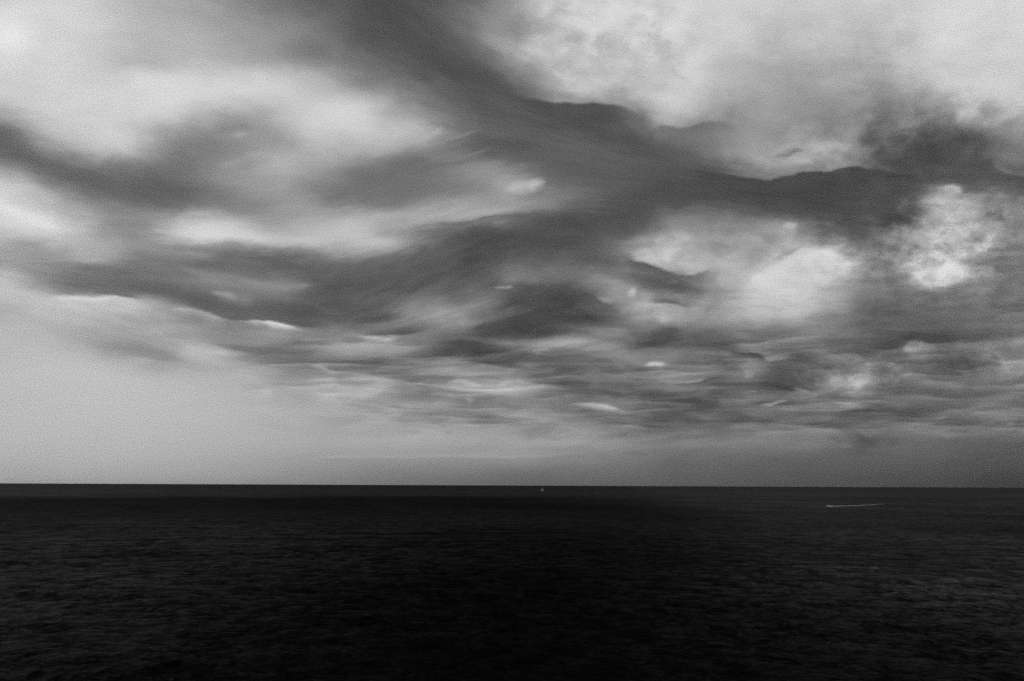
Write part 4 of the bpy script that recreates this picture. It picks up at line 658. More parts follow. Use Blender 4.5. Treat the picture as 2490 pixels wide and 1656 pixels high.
    ([(-3.94, 5.72), (-2.96, 5.96), (-2.07, 5.74), (-1.44, 5.60)], 182, 0.09, 0.21, 0.57, 0.30, 0.30),
    ([(-1.09, 5.57), (-0.37, 5.84), (0.70, 5.91), (0.97, 5.67)], 180, 0.09, 0.24, 0.53, 0.30, 0.30),
    ([(-2.16, 5.56), (-0.73, 5.51), (0.88, 5.57), (2.31, 5.56), (3.38, 5.52)], 178, 0.06, 0.17, 0.53, 0.50, 0.50),
    ([(0.88, 5.80), (1.60, 5.85), (2.40, 5.80), (3.74, 5.76)], 84, 0.05, 0.07, 0.78, 0.30, 0.30),
    ([(1.42, 5.89), (2.13, 5.94), (2.85, 5.96)], 138, 0.03, 0.05, 0.67, 0.30, 0.30),
    ([(-1.13, 11.26), (-0.67, 11.28), (-0.31, 11.35), (0.14, 11.42)], 152, 0.07, 0.09, 0.78, 0.30, 0.30),
    ([(-0.94, 11.18), (-0.04, 11.18), (0.69, 11.36), (1.50, 11.54)], 78, 0.07, 0.16, 0.56, 0.30, 0.30),
    ([(2.66, 4.61), (3.91, 4.63), (5.06, 4.58), (5.68, 4.51), (6.38, 4.25), (7.61, 4.08)], 174, 0.07, 0.22, 0.90, 0.50, 0.50),
    ([(5.15, 4.56), (5.77, 4.47), (6.21, 4.34)], 190, 0.12, 0.15, 0.46, 0.30, 0.30),
    ([(-0.54, 3.93), (0.17, 4.01), (1.33, 3.90), (3.02, 3.78)], 150, 0.03, 0.12, 0.56, 0.30, 0.30),
    ([(-2.86, 4.94), (-2.33, 4.90), (-1.97, 4.72)], 170, 0.14, 0.26, 0.56, 0.50, 0.50),
    ([(-5.18, 5.20), (-3.84, 5.13), (-2.95, 5.11)], 158, 0.05, 0.09, 0.56, 0.30, 0.30),
    ([(-6.06, 5.25), (-4.29, 5.32), (-2.51, 5.23), (-0.73, 5.26)], 112, 0.09, 0.07, 0.56, 0.30, 0.30),
    ([(-0.56, 7.66), (1.06, 7.76), (2.40, 8.03), (3.75, 8.20), (5.09, 8.10), (6.42, 7.91)], 158, 0.21, 0.14, 0.62, 0.30, 0.30),
    ([(-0.47, 7.59), (1.06, 7.54), (1.95, 7.33), (3.30, 7.45), (4.64, 7.62), (6.42, 7.60)], 92, 0.06, 0.23, 0.56, 0.30, 0.30),
    ([(-4.32, 7.14), (-2.98, 7.09), (-1.63, 6.95), (-0.29, 6.78), (1.24, 6.56)], 142, 0.05, 0.28, 0.56, 0.30, 0.30),
    ([(-3.43, 7.24), (-2.08, 7.12), (-0.74, 6.86), (1.06, 6.69)], 78, 0.33, 0.06, 0.56, 0.30, 0.30),
    ([(7.56, 6.84), (8.26, 6.89), (8.96, 6.78)], 202, 0.15, 0.12, 0.65, 0.30, 0.30),
    ([(3.74, 6.34), (6.41, 6.59), (8.17, 6.70), (9.48, 6.60)], 90, 0.07, 0.14, 0.56, 0.30, 0.30),
    ([(4.66, 10.95), (5.47, 10.58), (6.19, 10.48)], 150, 0.23, 0.09, 0.45, 0.30, 0.30),
    ([(4.12, 10.95), (4.84, 10.59), (5.56, 10.36), (6.27, 10.30)], 80, 0.06, 0.23, 0.67, 0.30, 0.30),
    ([(6.55, 10.96), (7.09, 11.02), (7.44, 11.10)], 206, 0.12, 0.23, 0.65, 0.50, 0.50),
    ([(6.22, 13.22), (7.02, 12.76), (8.00, 12.47), (8.97, 12.10), (9.85, 11.94)], 76, 0.06, 0.37, 0.78, 0.30, 0.30),
    ([(6.31, 13.39), (7.29, 12.93), (8.27, 12.55), (9.15, 12.18), (10.03, 12.06)], 180, 0.35, 0.09, 0.42, 0.30, 0.30),
    ([(7.70, 10.39), (8.32, 10.40), (8.85, 10.43), (9.47, 10.29), (10.17, 10.09)], 82, 0.23, 0.03, 0.67, 0.30, 0.30),
    ([(5.91, 10.13), (7.79, 10.32), (8.32, 10.36), (8.85, 10.41), (9.47, 10.24), (10.17, 10.05)], 170, 0.05, 0.28, 0.56, 0.30, 0.30),
    ([(-10.32, 1.54), (-6.86, 1.56), (-2.47, 1.61), (0.18, 1.60), (2.39, 1.70), (4.60, 1.92)], 162, 0.16, 0.03, 0.56, 0.00, 0.30),
    ([(-10.32, 1.44), (-6.86, 1.45), (-2.47, 1.50), (0.18, 1.49), (2.39, 1.61), (4.60, 1.83)], 138, 0.03, 0.28, 0.45, 0.00, 0.30),
    ([(5.83, 1.75), (6.35, 1.83), (7.23, 1.84), (8.09, 1.70)], 104, 0.09, 0.12, 0.56, 0.30, 0.30),
    ([(12.48, 7.89), (13.51, 7.88), (14.19, 7.97), (15.21, 8.16)], 150, 0.06, 0.19, 0.78, 0.30, 0.30),
    ([(14.18, 7.58), (15.21, 8.07), (16.38, 8.20), (17.86, 8.23)], 138, 0.07, 0.28, 0.50, 0.30, 0.30),
    ([(12.83, 8.01), (14.19, 8.06), (15.21, 8.24), (16.38, 8.30), (17.87, 8.31)], 100, 0.14, 0.05, 0.56, 0.30, 0.30),
    ([(11.97, 7.82), (12.82, 7.53), (13.49, 7.41), (14.00, 7.31), (14.41, 7.02), (14.83, 6.83)], 78, 0.07, 0.23, 0.84, 0.30, 0.30),
    ([(13.50, 7.52), (14.26, 7.41), (14.84, 7.09), (15.76, 7.07)], 138, 0.19, 0.07, 0.56, 0.30, 0.30),
    ([(12.79, 6.49), (13.31, 6.79), (13.82, 6.82), (14.32, 6.63)], 128, 0.05, 0.28, 0.56, 0.30, 0.30),
    ([(13.12, 6.14), (13.46, 6.22), (13.80, 6.30)], 156, 0.19, 0.14, 0.62, 0.30, 0.30),
    ([(8.63, 5.95), (9.67, 5.86), (10.63, 5.94), (11.58, 6.12)], 146, 0.16, 0.05, 0.78, 0.00, 0.30),
    ([(8.62, 5.82), (9.76, 5.74), (10.71, 5.81), (11.75, 6.03)], 80, 0.05, 0.19, 0.67, 0.00, 0.30),
    ([(17.57, 7.05), (18.79, 7.09), (19.51, 7.02), (19.82, 6.80)], 135, 0.09, 0.19, 0.56, 0.30, 0.30),
    ([(19.49, 6.56), (20.13, 6.75), (20.76, 6.68), (21.30, 6.41)], 158, 0.07, 0.23, 0.73, 0.30, 0.30),
    ([(18.56, 5.50), (18.98, 5.90), (19.54, 6.01), (19.93, 5.79)], 176, 0.09, 0.33, 0.67, 0.30, 0.30),
    ([(20.32, 5.74), (20.88, 5.78), (21.41, 5.62)], 184, 0.15, 0.18, 0.57, 0.30, 0.30),
    ([(18.72, 5.45), (19.28, 5.54), (19.84, 5.58), (20.55, 5.56)], 176, 0.17, 0.15, 0.46, 0.30, 0.30),
    ([(17.10, 5.49), (18.16, 5.63), (18.89, 5.74)], 132, 0.09, 0.21, 0.56, 0.30, 0.30),
    ([(15.62, 5.47), (16.11, 5.34), (16.76, 5.12)], 158, 0.05, 0.09, 0.73, 0.30, 0.30),
    ([(13.83, 4.55), (14.59, 4.56), (15.09, 4.68), (15.67, 4.74)], 164, 0.06, 0.07, 0.84, 0.30, 0.30),
    ([(17.64, 4.67), (18.52, 4.53), (19.40, 4.45), (20.26, 4.40)], 176, 0.09, 0.17, 0.61, 0.50, 0.50),
    ([(14.16, 4.39), (15.82, 4.27), (17.70, 4.18), (19.07, 4.26), (20.26, 4.35)], 118, 0.19, 0.03, 0.62, 0.30, 0.30),
    ([(14.58, 4.20), (16.23, 4.09), (17.69, 4.04), (19.46, 4.13)], 86, 0.03, 0.16, 0.62, 0.30, 0.30),
    ([(17.73, 4.97), (18.70, 5.03), (19.73, 4.88)], 118, 0.09, 0.16, 0.45, 0.30, 0.30),
    ([(21.33, 7.16), (21.98, 7.58), (22.52, 7.68), (23.35, 7.39)], 146, 0.09, 0.42, 0.56, 0.30, 0.30),
    ([(21.49, 7.15), (21.96, 7.29), (22.58, 7.31)], 166, 0.16, 0.21, 0.39, 0.30, 0.30),
    ([(22.75, 7.67), (23.89, 7.61), (24.65, 7.67), (25.09, 7.62)], 130, 0.05, 0.23, 0.56, 0.30, 0.30),
    ([(21.21, 7.91), (22.76, 7.87), (24.28, 7.83), (25.76, 7.83), (27.49, 7.76), (28.06, 7.76)], 82, 0.28, 0.06, 0.56, 0.30, 0.00),
    ([(25.37, 6.08), (25.55, 6.71), (25.94, 7.01), (26.30, 7.07)], 150, 0.23, 0.33, 0.45, 0.30, 0.30),
    ([(26.01, 7.01), (26.29, 6.83), (26.42, 6.59)], 165, 0.12, 0.14, 0.56, 0.30, 0.30),
    ([(26.11, 7.49), (26.84, 7.56), (27.90, 7.46)], 142, 0.05, 0.28, 0.56, 0.30, 0.00),
    ([(26.12, 8.85), (26.78, 8.92), (27.56, 8.91), (28.13, 8.86)], 132, 0.07, 0.28, 0.56, 0.30, 0.00),
    ([(20.13, 6.62), (21.00, 6.75), (21.45, 6.40)], 90, 0.28, 0.07, 0.39, 0.30, 0.30),
    ([(17.51, 7.48), (18.48, 7.53), (19.46, 7.70)], 116, 0.07, 0.14, 0.45, 0.30, 0.30),
    ([(22.92, 3.60), (23.30, 3.63), (23.68, 3.71)], 148, 0.05, 0.06, 0.67, 0.30, 0.30),
    ([(24.51, 3.93), (25.38, 3.79), (26.24, 3.64), (27.66, 3.62)], 134, 0.09, 0.12, 0.45, 0.30, 0.00),
    ([(26.22, 3.27), (26.79, 3.29), (27.64, 3.29)], 138, 0.03, 0.05, 0.56, 0.30, 0.00),
    ([(20.19, 2.79), (21.74, 2.83), (23.25, 2.76), (24.74, 2.76)], 126, 0.14, 0.16, 0.56, 0.30, 0.30),
    ([(18.85, 2.89), (19.17, 2.80), (19.62, 2.38), (20.00, 2.13)], 80, 0.09, 0.19, 0.73, 0.30, 0.30),
    ([(17.39, 2.48), (17.80, 2.58), (18.12, 2.48)], 90, 0.07, 0.07, 0.67, 0.30, 0.30),
    ([(20.10, 2.46), (20.72, 2.53), (21.41, 2.40)], 90, 0.07, 0.12, 0.56, 0.30, 0.30),
    ([(18.18, 2.06), (18.58, 2.22), (18.89, 1.97)], 116, 0.09, 0.12, 0.45, 0.30, 0.30),
    ([(8.58, 3.58), (12.03, 3.60), (15.38, 3.48), (19.04, 3.47)], 90, 0.12, 0.07, 0.39, 0.00, 0.30),
    ([(10.85, 4.30), (12.05, 4.32), (13.74, 4.14)], 112, 0.07, 0.09, 0.39, 0.30, 0.30),
    ([(13.60, 11.06), (13.88, 11.57), (14.65, 11.79), (15.35, 12.27), (16.13, 12.70), (16.89, 12.91), (17.64, 12.82), (18.20, 12.53), (19.01, 12.23)], 216, 0.06, 0.70, 0.95, 0.10, 0.30),
    ([(14.85, 12.47), (15.71, 12.77), (16.56, 13.06), (16.98, 13.20)], 150, 0.19, 0.07, 0.45, 0.30, 0.30),
    ([(16.81, 13.04), (17.07, 13.15), (17.31, 13.01)], 190, 0.12, 0.18, 0.46, 0.30, 0.30),
    ([(17.73, 13.07), (18.40, 13.19), (18.98, 13.32)], 180, 0.12, 0.28, 0.45, 0.30, 0.30),
    ([(11.63, 11.49), (12.24, 11.68), (13.01, 11.52)], 178, 0.09, 0.37, 0.56, 0.30, 0.30),
    ([(20.93, 11.92), (21.26, 12.07), (21.76, 12.52), (22.25, 12.98)], 190, 0.09, 0.36, 0.46, 0.30, 0.30),
    ([(19.79, 11.50), (20.60, 11.70), (20.94, 12.09)], 104, 0.19, 0.19, 0.45, 0.30, 0.30),
    ([(21.39, 11.56), (22.20, 11.91), (22.98, 12.01), (23.75, 12.03)], 180, 0.17, 0.42, 0.42, 0.30, 0.30),
    ([(22.93, 10.95), (23.22, 10.72), (23.61, 10.74), (24.05, 10.54)], 172, 0.19, 0.07, 0.62, 0.30, 0.30),
    ([(22.63, 11.22), (23.17, 11.10), (23.54, 10.90)], 120, 0.12, 0.14, 0.45, 0.30, 0.30),
    ([(24.84, 11.13), (25.14, 11.14), (25.28, 10.93)], 170, 0.14, 0.26, 0.67, 0.50, 0.50),
    ([(25.37, 12.37), (25.89, 12.40), (26.48, 12.42)], 210, 0.23, 0.28, 0.67, 0.30, 0.30),
    ([(24.49, 11.56), (25.23, 11.42), (25.99, 11.67)], 178, 0.19, 0.19, 0.45, 0.30, 0.30),
    ([(8.73, 11.88), (9.88, 11.89), (11.03, 11.96), (11.64, 12.14)], 92, 0.03, 0.33, 0.67, 0.00, 0.30),
    ([(8.70, 10.39), (9.23, 10.35), (9.93, 10.05), (10.63, 9.86)], 92, 0.28, 0.03, 0.56, 0.00, 0.30)]
PATCHES = [
    (-28.08, 22.70, 0.98, 0.88, 0, 240, 0.70, 1.0, 0.0),
    (-26.18, 23.98, 3.49, 1.39, 0, 205, 0.12, 1.0, 0.0),
    (2.55, 9.50, 2.21, 1.44, 0, 72, 0.28, 1.2, 0.0),
    (8.08, 24.81, 0.79, 1.44, -12, 240, 0.70, 1.4, 1.0),
    (8.32, 23.88, 0.51, 0.60, 0, 242, 0.24, 1.2, 1.0),
    (9.85, 23.46, 1.39, 1.39, 0, 212, 0.40, 1.0, 1.0),
    (5.60, 24.39, 0.60, 0.28, 0, 214, 0.20, 1.0, 1.0),
    (16.13, 11.24, 1.98, 1.16, 0, 214, 0.20, 1.0, 0.0),
    (22.37, 12.94, 0.98, 0.79, 10, 188, 0.24, 1.5, 1.0),
    (21.42, 11.67, 0.98, 0.42, -25, 196, 0.26, 1.8, 1.0),
    (25.81, 12.44, 1.02, 0.88, 0, 206, 0.24, 1.5, 1.0),
    (24.03, 15.34, 0.93, 0.51, 0, 172, 0.28, 1.6, 1.0),
    (26.73, 14.54, 1.86, 0.93, 0, 162, 0.20, 1.3, 1.0),
    (25.21, 13.58, 1.39, 0.84, 0, 150, 0.20, 1.3, 1.0),
    (23.31, 14.23, 0.93, 0.65, 0, 168, 0.20, 1.3, 1.0),
    (20.38, 13.45, 0.93, 1.07, 0, 98, 0.24, 1.3, 1.0),
    (24.03, 17.32, 1.44, 0.93, -20, 80, 0.28, 1.3, 1.0),
    (21.53, 18.41, 1.28, 0.42, 0, 112, 0.16, 1.2, 1.0),
    (21.49, 19.70, 0.88, 0.37, -15, 160, 0.16, 1.2, 1.0),
    (25.19, 9.73, 2.09, 0.93, 0, 105, 0.20, 1.0, 1.0),
    (24.75, 23.79, 3.25, 2.09, 0, 224, 0.16, 1.0, 0.0)]
BILLOWS = [
    (24.10, 12.79, 5.11, 3.02, 1.25),
    (16.20, 13.15, 4.42, 1.63, 0.47),
    (8.34, 24.91, 2.32, 2.56, 0.53),
    (22.65, 18.16, 6.04, 2.09, 1.00),
    (20.15, 22.73, 9.76, 3.95, 0.21),
    (3.90, 25.30, 3.72, 2.79, 0.44),
    (18.92, 6.11, 5.35, 1.28, 0.94),
    (25.02, 6.79, 3.72, 1.39, 1.00),
    (9.58, 10.27, 2.79, 0.93, 0.50),
    (10.63, 13.42, 4.65, 1.16, 0.44),
    (19.21, 2.34, 2.79, 0.37, 0.50),
    (-15.53, 8.85, 4.18, 0.51, 0.25),
    (21.88, 12.05, 1.39, 1.39, 0.60),
    (17.36, 12.72, 2.79, 0.65, 0.50)]


def cubic(t):
    return ((-t + 2 * t * t - t ** 3) / 2, (2 - 5 * t * t + 3 * t ** 3) / 2, (t + 4 * t * t - 3 * t ** 3) / 2, (-t * t + t ** 3) / 2)


def base_tone(az, el):
    g = np.array(TONES, float)
    gx = np.clip((az - AZ0) / AZ_STEP, 0, g.shape[1] - 1.001)
    gy = np.clip(np.interp(el, EL_ROWS, np.arange(len(EL_ROWS))), 0, g.shape[0] - 1.001)
    ix, iy = np.floor(gx).astype(int), np.floor(gy).astype(int)
    wx, wy = cubic(gx - ix), cubic(gy - iy)
    o = 0
    for a in range(4):
        for b in range(4):
            o = o + wy[a] * wx[b] * g[np.clip(iy + a - 1, 0, g.shape[0] - 1), np.clip(ix + b - 1, 0, g.shape[1] - 1)]
    return o


def spline(pts, sub=7):
    p = np.array(pts, float)
    if len(p) == 2:
        return p
    q = np.vstack([2 * p[0] - p[1], p, 2 * p[-1] - p[-2]])
    out = []
    for i in range(len(p) - 1):
        for k in range(sub):
            w = cubic(np.array(k / sub))
            out.append(sum(w[j] * q[i + j] for j in range(4)))
    out.append(p[-1])
    return np.array(out)


def drift(az, el):
    """a coordinate that stays constant along the drifting streaks of the deck, in degrees"""
    n = len(DRIFT_LINES)
    gx = np.clip((az + 32) / 4.0, 0, 15.999)
    ix = np.floor(gx).astype(int)
    w = cubic(gx - ix)
    g = np.array(DRIFT_LINES)
    lev = np.array([27.9 * (1 - k / (n - 1)) for k in range(n)])
    rows = [sum(w[j] * r[np.clip(ix + j - 1, 0, 16)] for j in range(4)) for r in g]
    out = np.where(el > rows[0], lev[0] + (el - rows[0]), 0.0)
    for k in range(n - 1):
        hi, lo = rows[k], rows[k + 1]
        m = (el <= hi) & (el > lo)
        out = np.where(m, lev[k + 1] + (el - lo) / np.maximum(hi - lo, 0.2) * (lev[k] - lev[k + 1]), out)
    return out


def cloud_fields(az, el):
    """tone (0..255) and billow amount of the cloud deck for arrays of azimuth and elevation"""
    tone = np.zeros_like(az)
    billow = np.zeros_like(tone)
    for a, e, rx, ry, amt in BILLOWS:
        d = ((az - a) / rx) ** 2 + ((el - e) / ry) ** 2
        billow = np.maximum(billow, amt * np.exp(-d * 0.9))
    k = np.clip(0.25 + 0.75 * np.clip((el - 1.0) / 10.0, 0, 1), 0, 1)
    ragged = 0.10 + 0.38 * billow
    psi = drift(az, el)
    wa = az + k * ragged * fbm(az * 0.9, el * 1.6, 3, 5, 0.6) * 1.1
    we = el + k * ragged * fbm(az * 0.9, el * 1.6, 11, 5, 0.6) * 0.8 + (0.04 + 0.10 * k) * fbm(az * 0.5, psi * 1.6, 83, 5, 0.55)
    wob = fbm(az * 0.9, psi * 3.0, 91, 4, 0.6)
    tear = fbm(az * 0.7 + wob, psi * 4.0, 97, 5, 0.62)
    tone = base_tone(az + 2.2 * (wa - az) + 0.5 * wob, el + 2.2 * (we - el))
    for a, e, rx, ry, rot, v, st, hard, rag in PATCHES:
        c, s = math.cos(math.radians(rot)), math.sin(math.radians(rot))
        m = (np.abs(az - a) < 3 * max(rx, ry)) & (np.abs(el - e) < 3 * max(rx, ry))
        X, Y = wa[m] - a, we[m] - e
        d2 = ((X * c + Y * s) / rx) ** 2 + ((-X * s + Y * c) / ry) ** 2
        if rag:
            d2 = d2 * (1 + 0.55 * fbm(az[m] * 1.6, el[m] * 1.9, 29, 5, 0.62))
        w = st * np.exp(-np.maximum(d2, 0) ** hard)
        tone[m] = tone[m] * (1 - w) + v * w
    for pts, v, wu, wd, st, f0, f1 in BANDS:
        p = spline(pts)
        r = 3.0 * max(wu, wd) + 0.4
        m = (az > p[:, 0].min() - r) & (az < p[:, 0].max() + r) & (el > p[:, 1].min() - r) & (el < p[:, 1].max() + r)
        X, Y = wa[m], we[m]
        if not len(X):
            continue
        best = np.full(X.shape, 1e9)
        side = np.zeros(X.shape)
        tt = np.zeros(X.shape)
        seg = np.diff(p, axis=0)
        ln = np.hypot(seg[:, 0], seg[:, 1])
        cum = np.concatenate([[0], np.cumsum(ln)])
        for i in range(len(seg)):
            ux, uy = seg[i] / max(ln[i], 1e-6)
            dx, dy = X - p[i, 0], Y - p[i, 1]
            t = np.clip(dx * ux + dy * uy, 0, ln[i])
            ex, ey = dx - t * ux, dy - t * uy
            d = ex * ex + ey * ey
            b = d < best
            best = np.where(b, d, best)
            side = np.where(b, ux * dy - uy * dx, side)
            tt = np.where(b, (cum[i] + t) / cum[-1], tt)
        d = np.sqrt(best)
        blend = 1 / (1 + np.exp(-np.clip(side / (0.25 * min(wu, wd) + 0.01), -30, 30)))
        w = wu * blend + wd * (1 - blend)
        fade = np.ones_like(d)
        if f0 > 0:
            q = np.clip(tt / f0, 0, 1)
            fade = fade * q * q * (3 - 2 * q)
        if f1 > 0:
            q = np.clip((1 - tt) / f1, 0, 1)
            fade = fade * q * q * (3 - 2 * q)
        w = w * (0.35 + 0.65 * fade) * (1 + 0.3 * wob[m])
        a = st * fade * np.exp(-(d / w) ** 1.7) * np.clip(1.0 + 0.5 * tear[m], 0, 1.12)
        a = np.clip(a, 0, 1)
        tone[m] = tone[m] * (1 - a) + v * a
    return tone, billow, psi


def build_sky():
    az = np.concatenate([np.arange(-180, -32, 4.0), np.arange(-32, 32, 0.07), np.arange(32, 180.1, 4.0)])
    el = np.concatenate([np.arange(-6, -0.6, 1.8), np.arange(-0.6, 9, 0.055), np.arange(9, 29, 0.075), np.arange(29, 90.1, 3.05)])
    A, E = np.meshgrid(az, el)
    # beyond the traced sector the deck repeats mirrored
    tone, billow, psi = cloud_fields(np.where(np.abs(A) > 32, np.abs(((A + 32) % 128) - 64) - 32, A).ravel(), np.clip(E, -0.5, 30).ravel())
    # the lower left of the sky is an even haze, elsewhere the deck is streaked
    q = np.clip((E - (0.9 - 0.3 * A) + 1.5) / 3.0, 0, 1)
    wisps = ((0.22 + 0.78 * q * q * (3 - 2 * q)) * np.clip((E - 0.6) / 3.0, 0.15, 1)).ravel()
    wisps *= (1 - 0.6 * np.clip((E.ravel() - 9) / 6, 0, 1)) * (1 - 0.5 * np.clip(billow, 0, 1))
    e1 = E.ravel()
    layers = np.clip(wisps * 1.2, 0, 1) * np.clip((e1 - 1.2) / 2.0, 0, 1) * (0.25 + 0.75 * np.clip((13 - e1) / 6.0, 0, 1)) * (1 - 0.6 * np.clip(billow, 0, 1))
    left = np.clip((-6 - A.ravel()) / 8.0, 0, 1)
    layers *= 1 - 0.75 * left
    wisps *= 1 - 0.4 * left * np.clip((13 - e1) / 3, 0, 1)
    R = 90000.0
    ar, er = np.radians(A.ravel()), np.radians(E.ravel())
    co = np.stack([np.sin(ar) * np.cos(er), np.cos(ar) * np.cos(er), np.sin(er)], axis=1) * R
    t = NT("overcast sky")
    geo = t.node("ShaderNodeTexCoord")
    nv = t.node("ShaderNodeVectorMath", operation='NORMALIZE')
    t.t.links.new(geo.outputs["Object"], nv.inputs[0])
    d = nv.outputs[0]
    sep = t.node("ShaderNodeSeparateXYZ")
    t.put(sep.inputs[0], d)
    x, y, z = sep.outputs
    azn = t.math('ARCTAN2', x, y)
    eln = t.math('ARCSINE', z)
    a_t = t.node("ShaderNodeAttribute", attribute_name="cloud_tone").outputs["Fac"]
    a_b = t.node("ShaderNodeAttribute", attribute_name="billow").outputs["Fac"]
    # cloud-deck plane coordinates: streaks close up towards the horizon by themselves
    zz = t.math('ADD', z, 0.045)
    px, py = t.math('DIVIDE', x, zz), t.math('DIVIDE', y, zz)
    deck = t.xyz(t.math('ADD', px, t.math('MULTIPLY', py, 0.12)), t.math('SUBTRACT', py, t.math('MULTIPLY', px, 0.12)), 0.0)
    s1 = t.math('SUBTRACT', t.noise(deck, 2.2, 6.0, 0.58, 0.6), 0.5)
    dr = t.node("ShaderNodeAttribute", attribute_name="drift").outputs["Fac"]
    s2 = t.math('SUBTRACT', t.noise(t.xyz(azn, t.math('MULTIPLY', dr, 4.5), 0.0), 9.0, 8.0, 0.66, 0.5), 0.5)
    s3 = t.math('SUBTRACT', t.noise(t.xyz(azn, t.math('MULTIPLY', dr, 3.0), 3.0), 38.0, 6.0, 0.68, 0.4), 0.5)
    bill = t.xyz(azn, t.math('MULTIPLY', eln, 1.35), 0.0)
    b1 = t.math('SUBTRACT', t.noise(bill, 11.0, 9.0, 0.58, 0.25), 0.5)
    b2 = t.math('SUBTRACT', t.noise(bill, 34.0, 7.0, 0.62, 0.3), 0.5)
    fine = t.math('SUBTRACT', t.noise(t.xyz(azn, eln, 5.0), 1900.0, 1.0, 0.5), 0.5)
    mid = t.node("ShaderNodeAttribute", attribute_name="wisps").outputs["Fac"]
    s4 = t.math('SUBTRACT', t.noise(t.xyz(azn, t.math('MULTIPLY', dr, 7.0), 8.0), 16.0, 7.0, 0.66, 0.7), 0.5)
    v = t.math('MULTIPLY_ADD', t.math('MULTIPLY', s1, mid), STREAK_A, a_t)
    v = t.math('MULTIPLY_ADD', t.math('MULTIPLY', s2, mid), STREAK_B, v)
    v = t.math('MULTIPLY_ADD', t.math('MULTIPLY', s4, mid), STREAK_C, v)
    v = t.math('MULTIPLY_ADD', t.math('MULTIPLY', s3, mid), 0.12, v)
    b1 = t.math('ADD', t.math('MULTIPLY', b1, 0.5), t.math('MULTIPLY', t.math('SUBTRACT', t.ramp01(b1, -0.07, 0.09), 0.45), 0.26))
    b2 = t.math('ADD', t.math('MULTIPLY', b2, 0.3), t.math('MULTIPLY', t.math('SUBTRACT', t.ramp01(b2, -0.08, 0.08), 0.5), 0.11))
    bb = t.math('ADD', b1, b2)
    v = t.math('MULTIPLY_ADD', t.math('MULTIPLY', t.math('MULTIPLY', t.math('SUBTRACT', bb, 0.05), a_b), t.math('MULTIPLY_ADD', a_t, 1.3, -0.14)), BILLOW_GAIN, v)
    s5 = t.math('SUBTRACT', t.ramp01(t.noise(t.xyz(azn, t.math('MULTIPLY', dr, 4.6), 15.0), 13.0, 6.0, 0.52, 0.6), 0.42, 0.56), 0.5)
    a_l = t.node("ShaderNodeAttribute", attribute_name="layers").outputs["Fac"]
    v = t.math('MULTIPLY_ADD', t.math('MULTIPLY', s5, a_l), LAYERS, v)
    v = t.math('MULTIPLY_ADD', t.math('MAXIMUM', t.math('SUBTRACT', v, 0.80), 0.0), -0.45, v)      # the brightest cloud rolls off softly
    v = t.math('MULTIPLY_ADD', fine, GRAIN, v)
    v = t.math('MAXIMUM', v, 0.02)
    lin = t.math('POWER', t.math('DIVIDE', t.math('ADD', v, 0.055), 1.055), 2.4)
    em = t.node("ShaderNodeEmission")
    t.put(em.inputs["Color"], t.xyz(1, 1, 1))
    t.put(em.inputs["Strength"], lin)
    tr = t.node("ShaderNodeBsdfTransparent")
    mix = t.node("ShaderNodeMixShader")
    t.put(mix.inputs[0], t.math('MULTIPLY', lin, 0.04))                 # thin bright cloud lets a little of the clear sky and the sun through
    t.put(mix.inputs[1], em.outputs[0])
    t.put(mix.inputs[2], tr.outputs[0])
    out = t.node("ShaderNodeOutputMaterial")
    t.put(out.inputs["Surface"], mix.outputs[0])
    t.m.cycles.emission_sampling = 'NONE'
    o = link_mesh("sky", co, grid_faces(len(el), len(az)), t.m)
    for nm, arr in (("cloud_tone", tone / 255.0), ("billow", billow), ("wisps", wisps), ("layers", layers), ("drift", psi / 57.3)):
        at = o.data.attributes.new(nm, 'FLOAT', 'POINT')
        at.data.foreach_set("value", arr.astype(np.float32))
    o["kind"] = "structure"
    return o


STREAK_A, STREAK_B, STREAK_C, LAYERS, BILLOW_GAIN, GRAIN = 0.04, 0.13, 0.15, 0.075, 1.0, 1.15
build_sky()


# ------------------------------------------------------------------ the sea
rng = np.random.default_rng(5)
WAVES = []
for k in range(120):
    L = 0.6 * (10.0 / 0.6) ** ((k + rng.random()) / 120)          # wind waves, 0.6 .. 10 m long
    th = math.radians(-95 + rng.normal(0, 46))                    # running towards the cliff
    amp = 0.0088 * L ** 0.76 * (0.5 + rng.random())
    WAVES.append((2 * math.pi / L, th, amp, rng.random() * 6.2832))
SWELL = []                                                         # a low swell, bent round the headland
for L, deg, amp in ((9, -68, 0.035), (7, -60, 0.03), (12, -64, 0.045), (8, -110, 0.03), (11, -106, 0.035), (26, -66, 0.10), (21, -62, 0.08), (33, -70, 0.10), (18, -70, 0.06), (24, -112, 0.06), (17, -108, 0.05), (38, -75, 0.08)):
    SWELL.append((2 * math.pi / L, math.radians(deg), amp * 2.3, rng.random() * 6.2832, -1 if deg > -90 else 1))


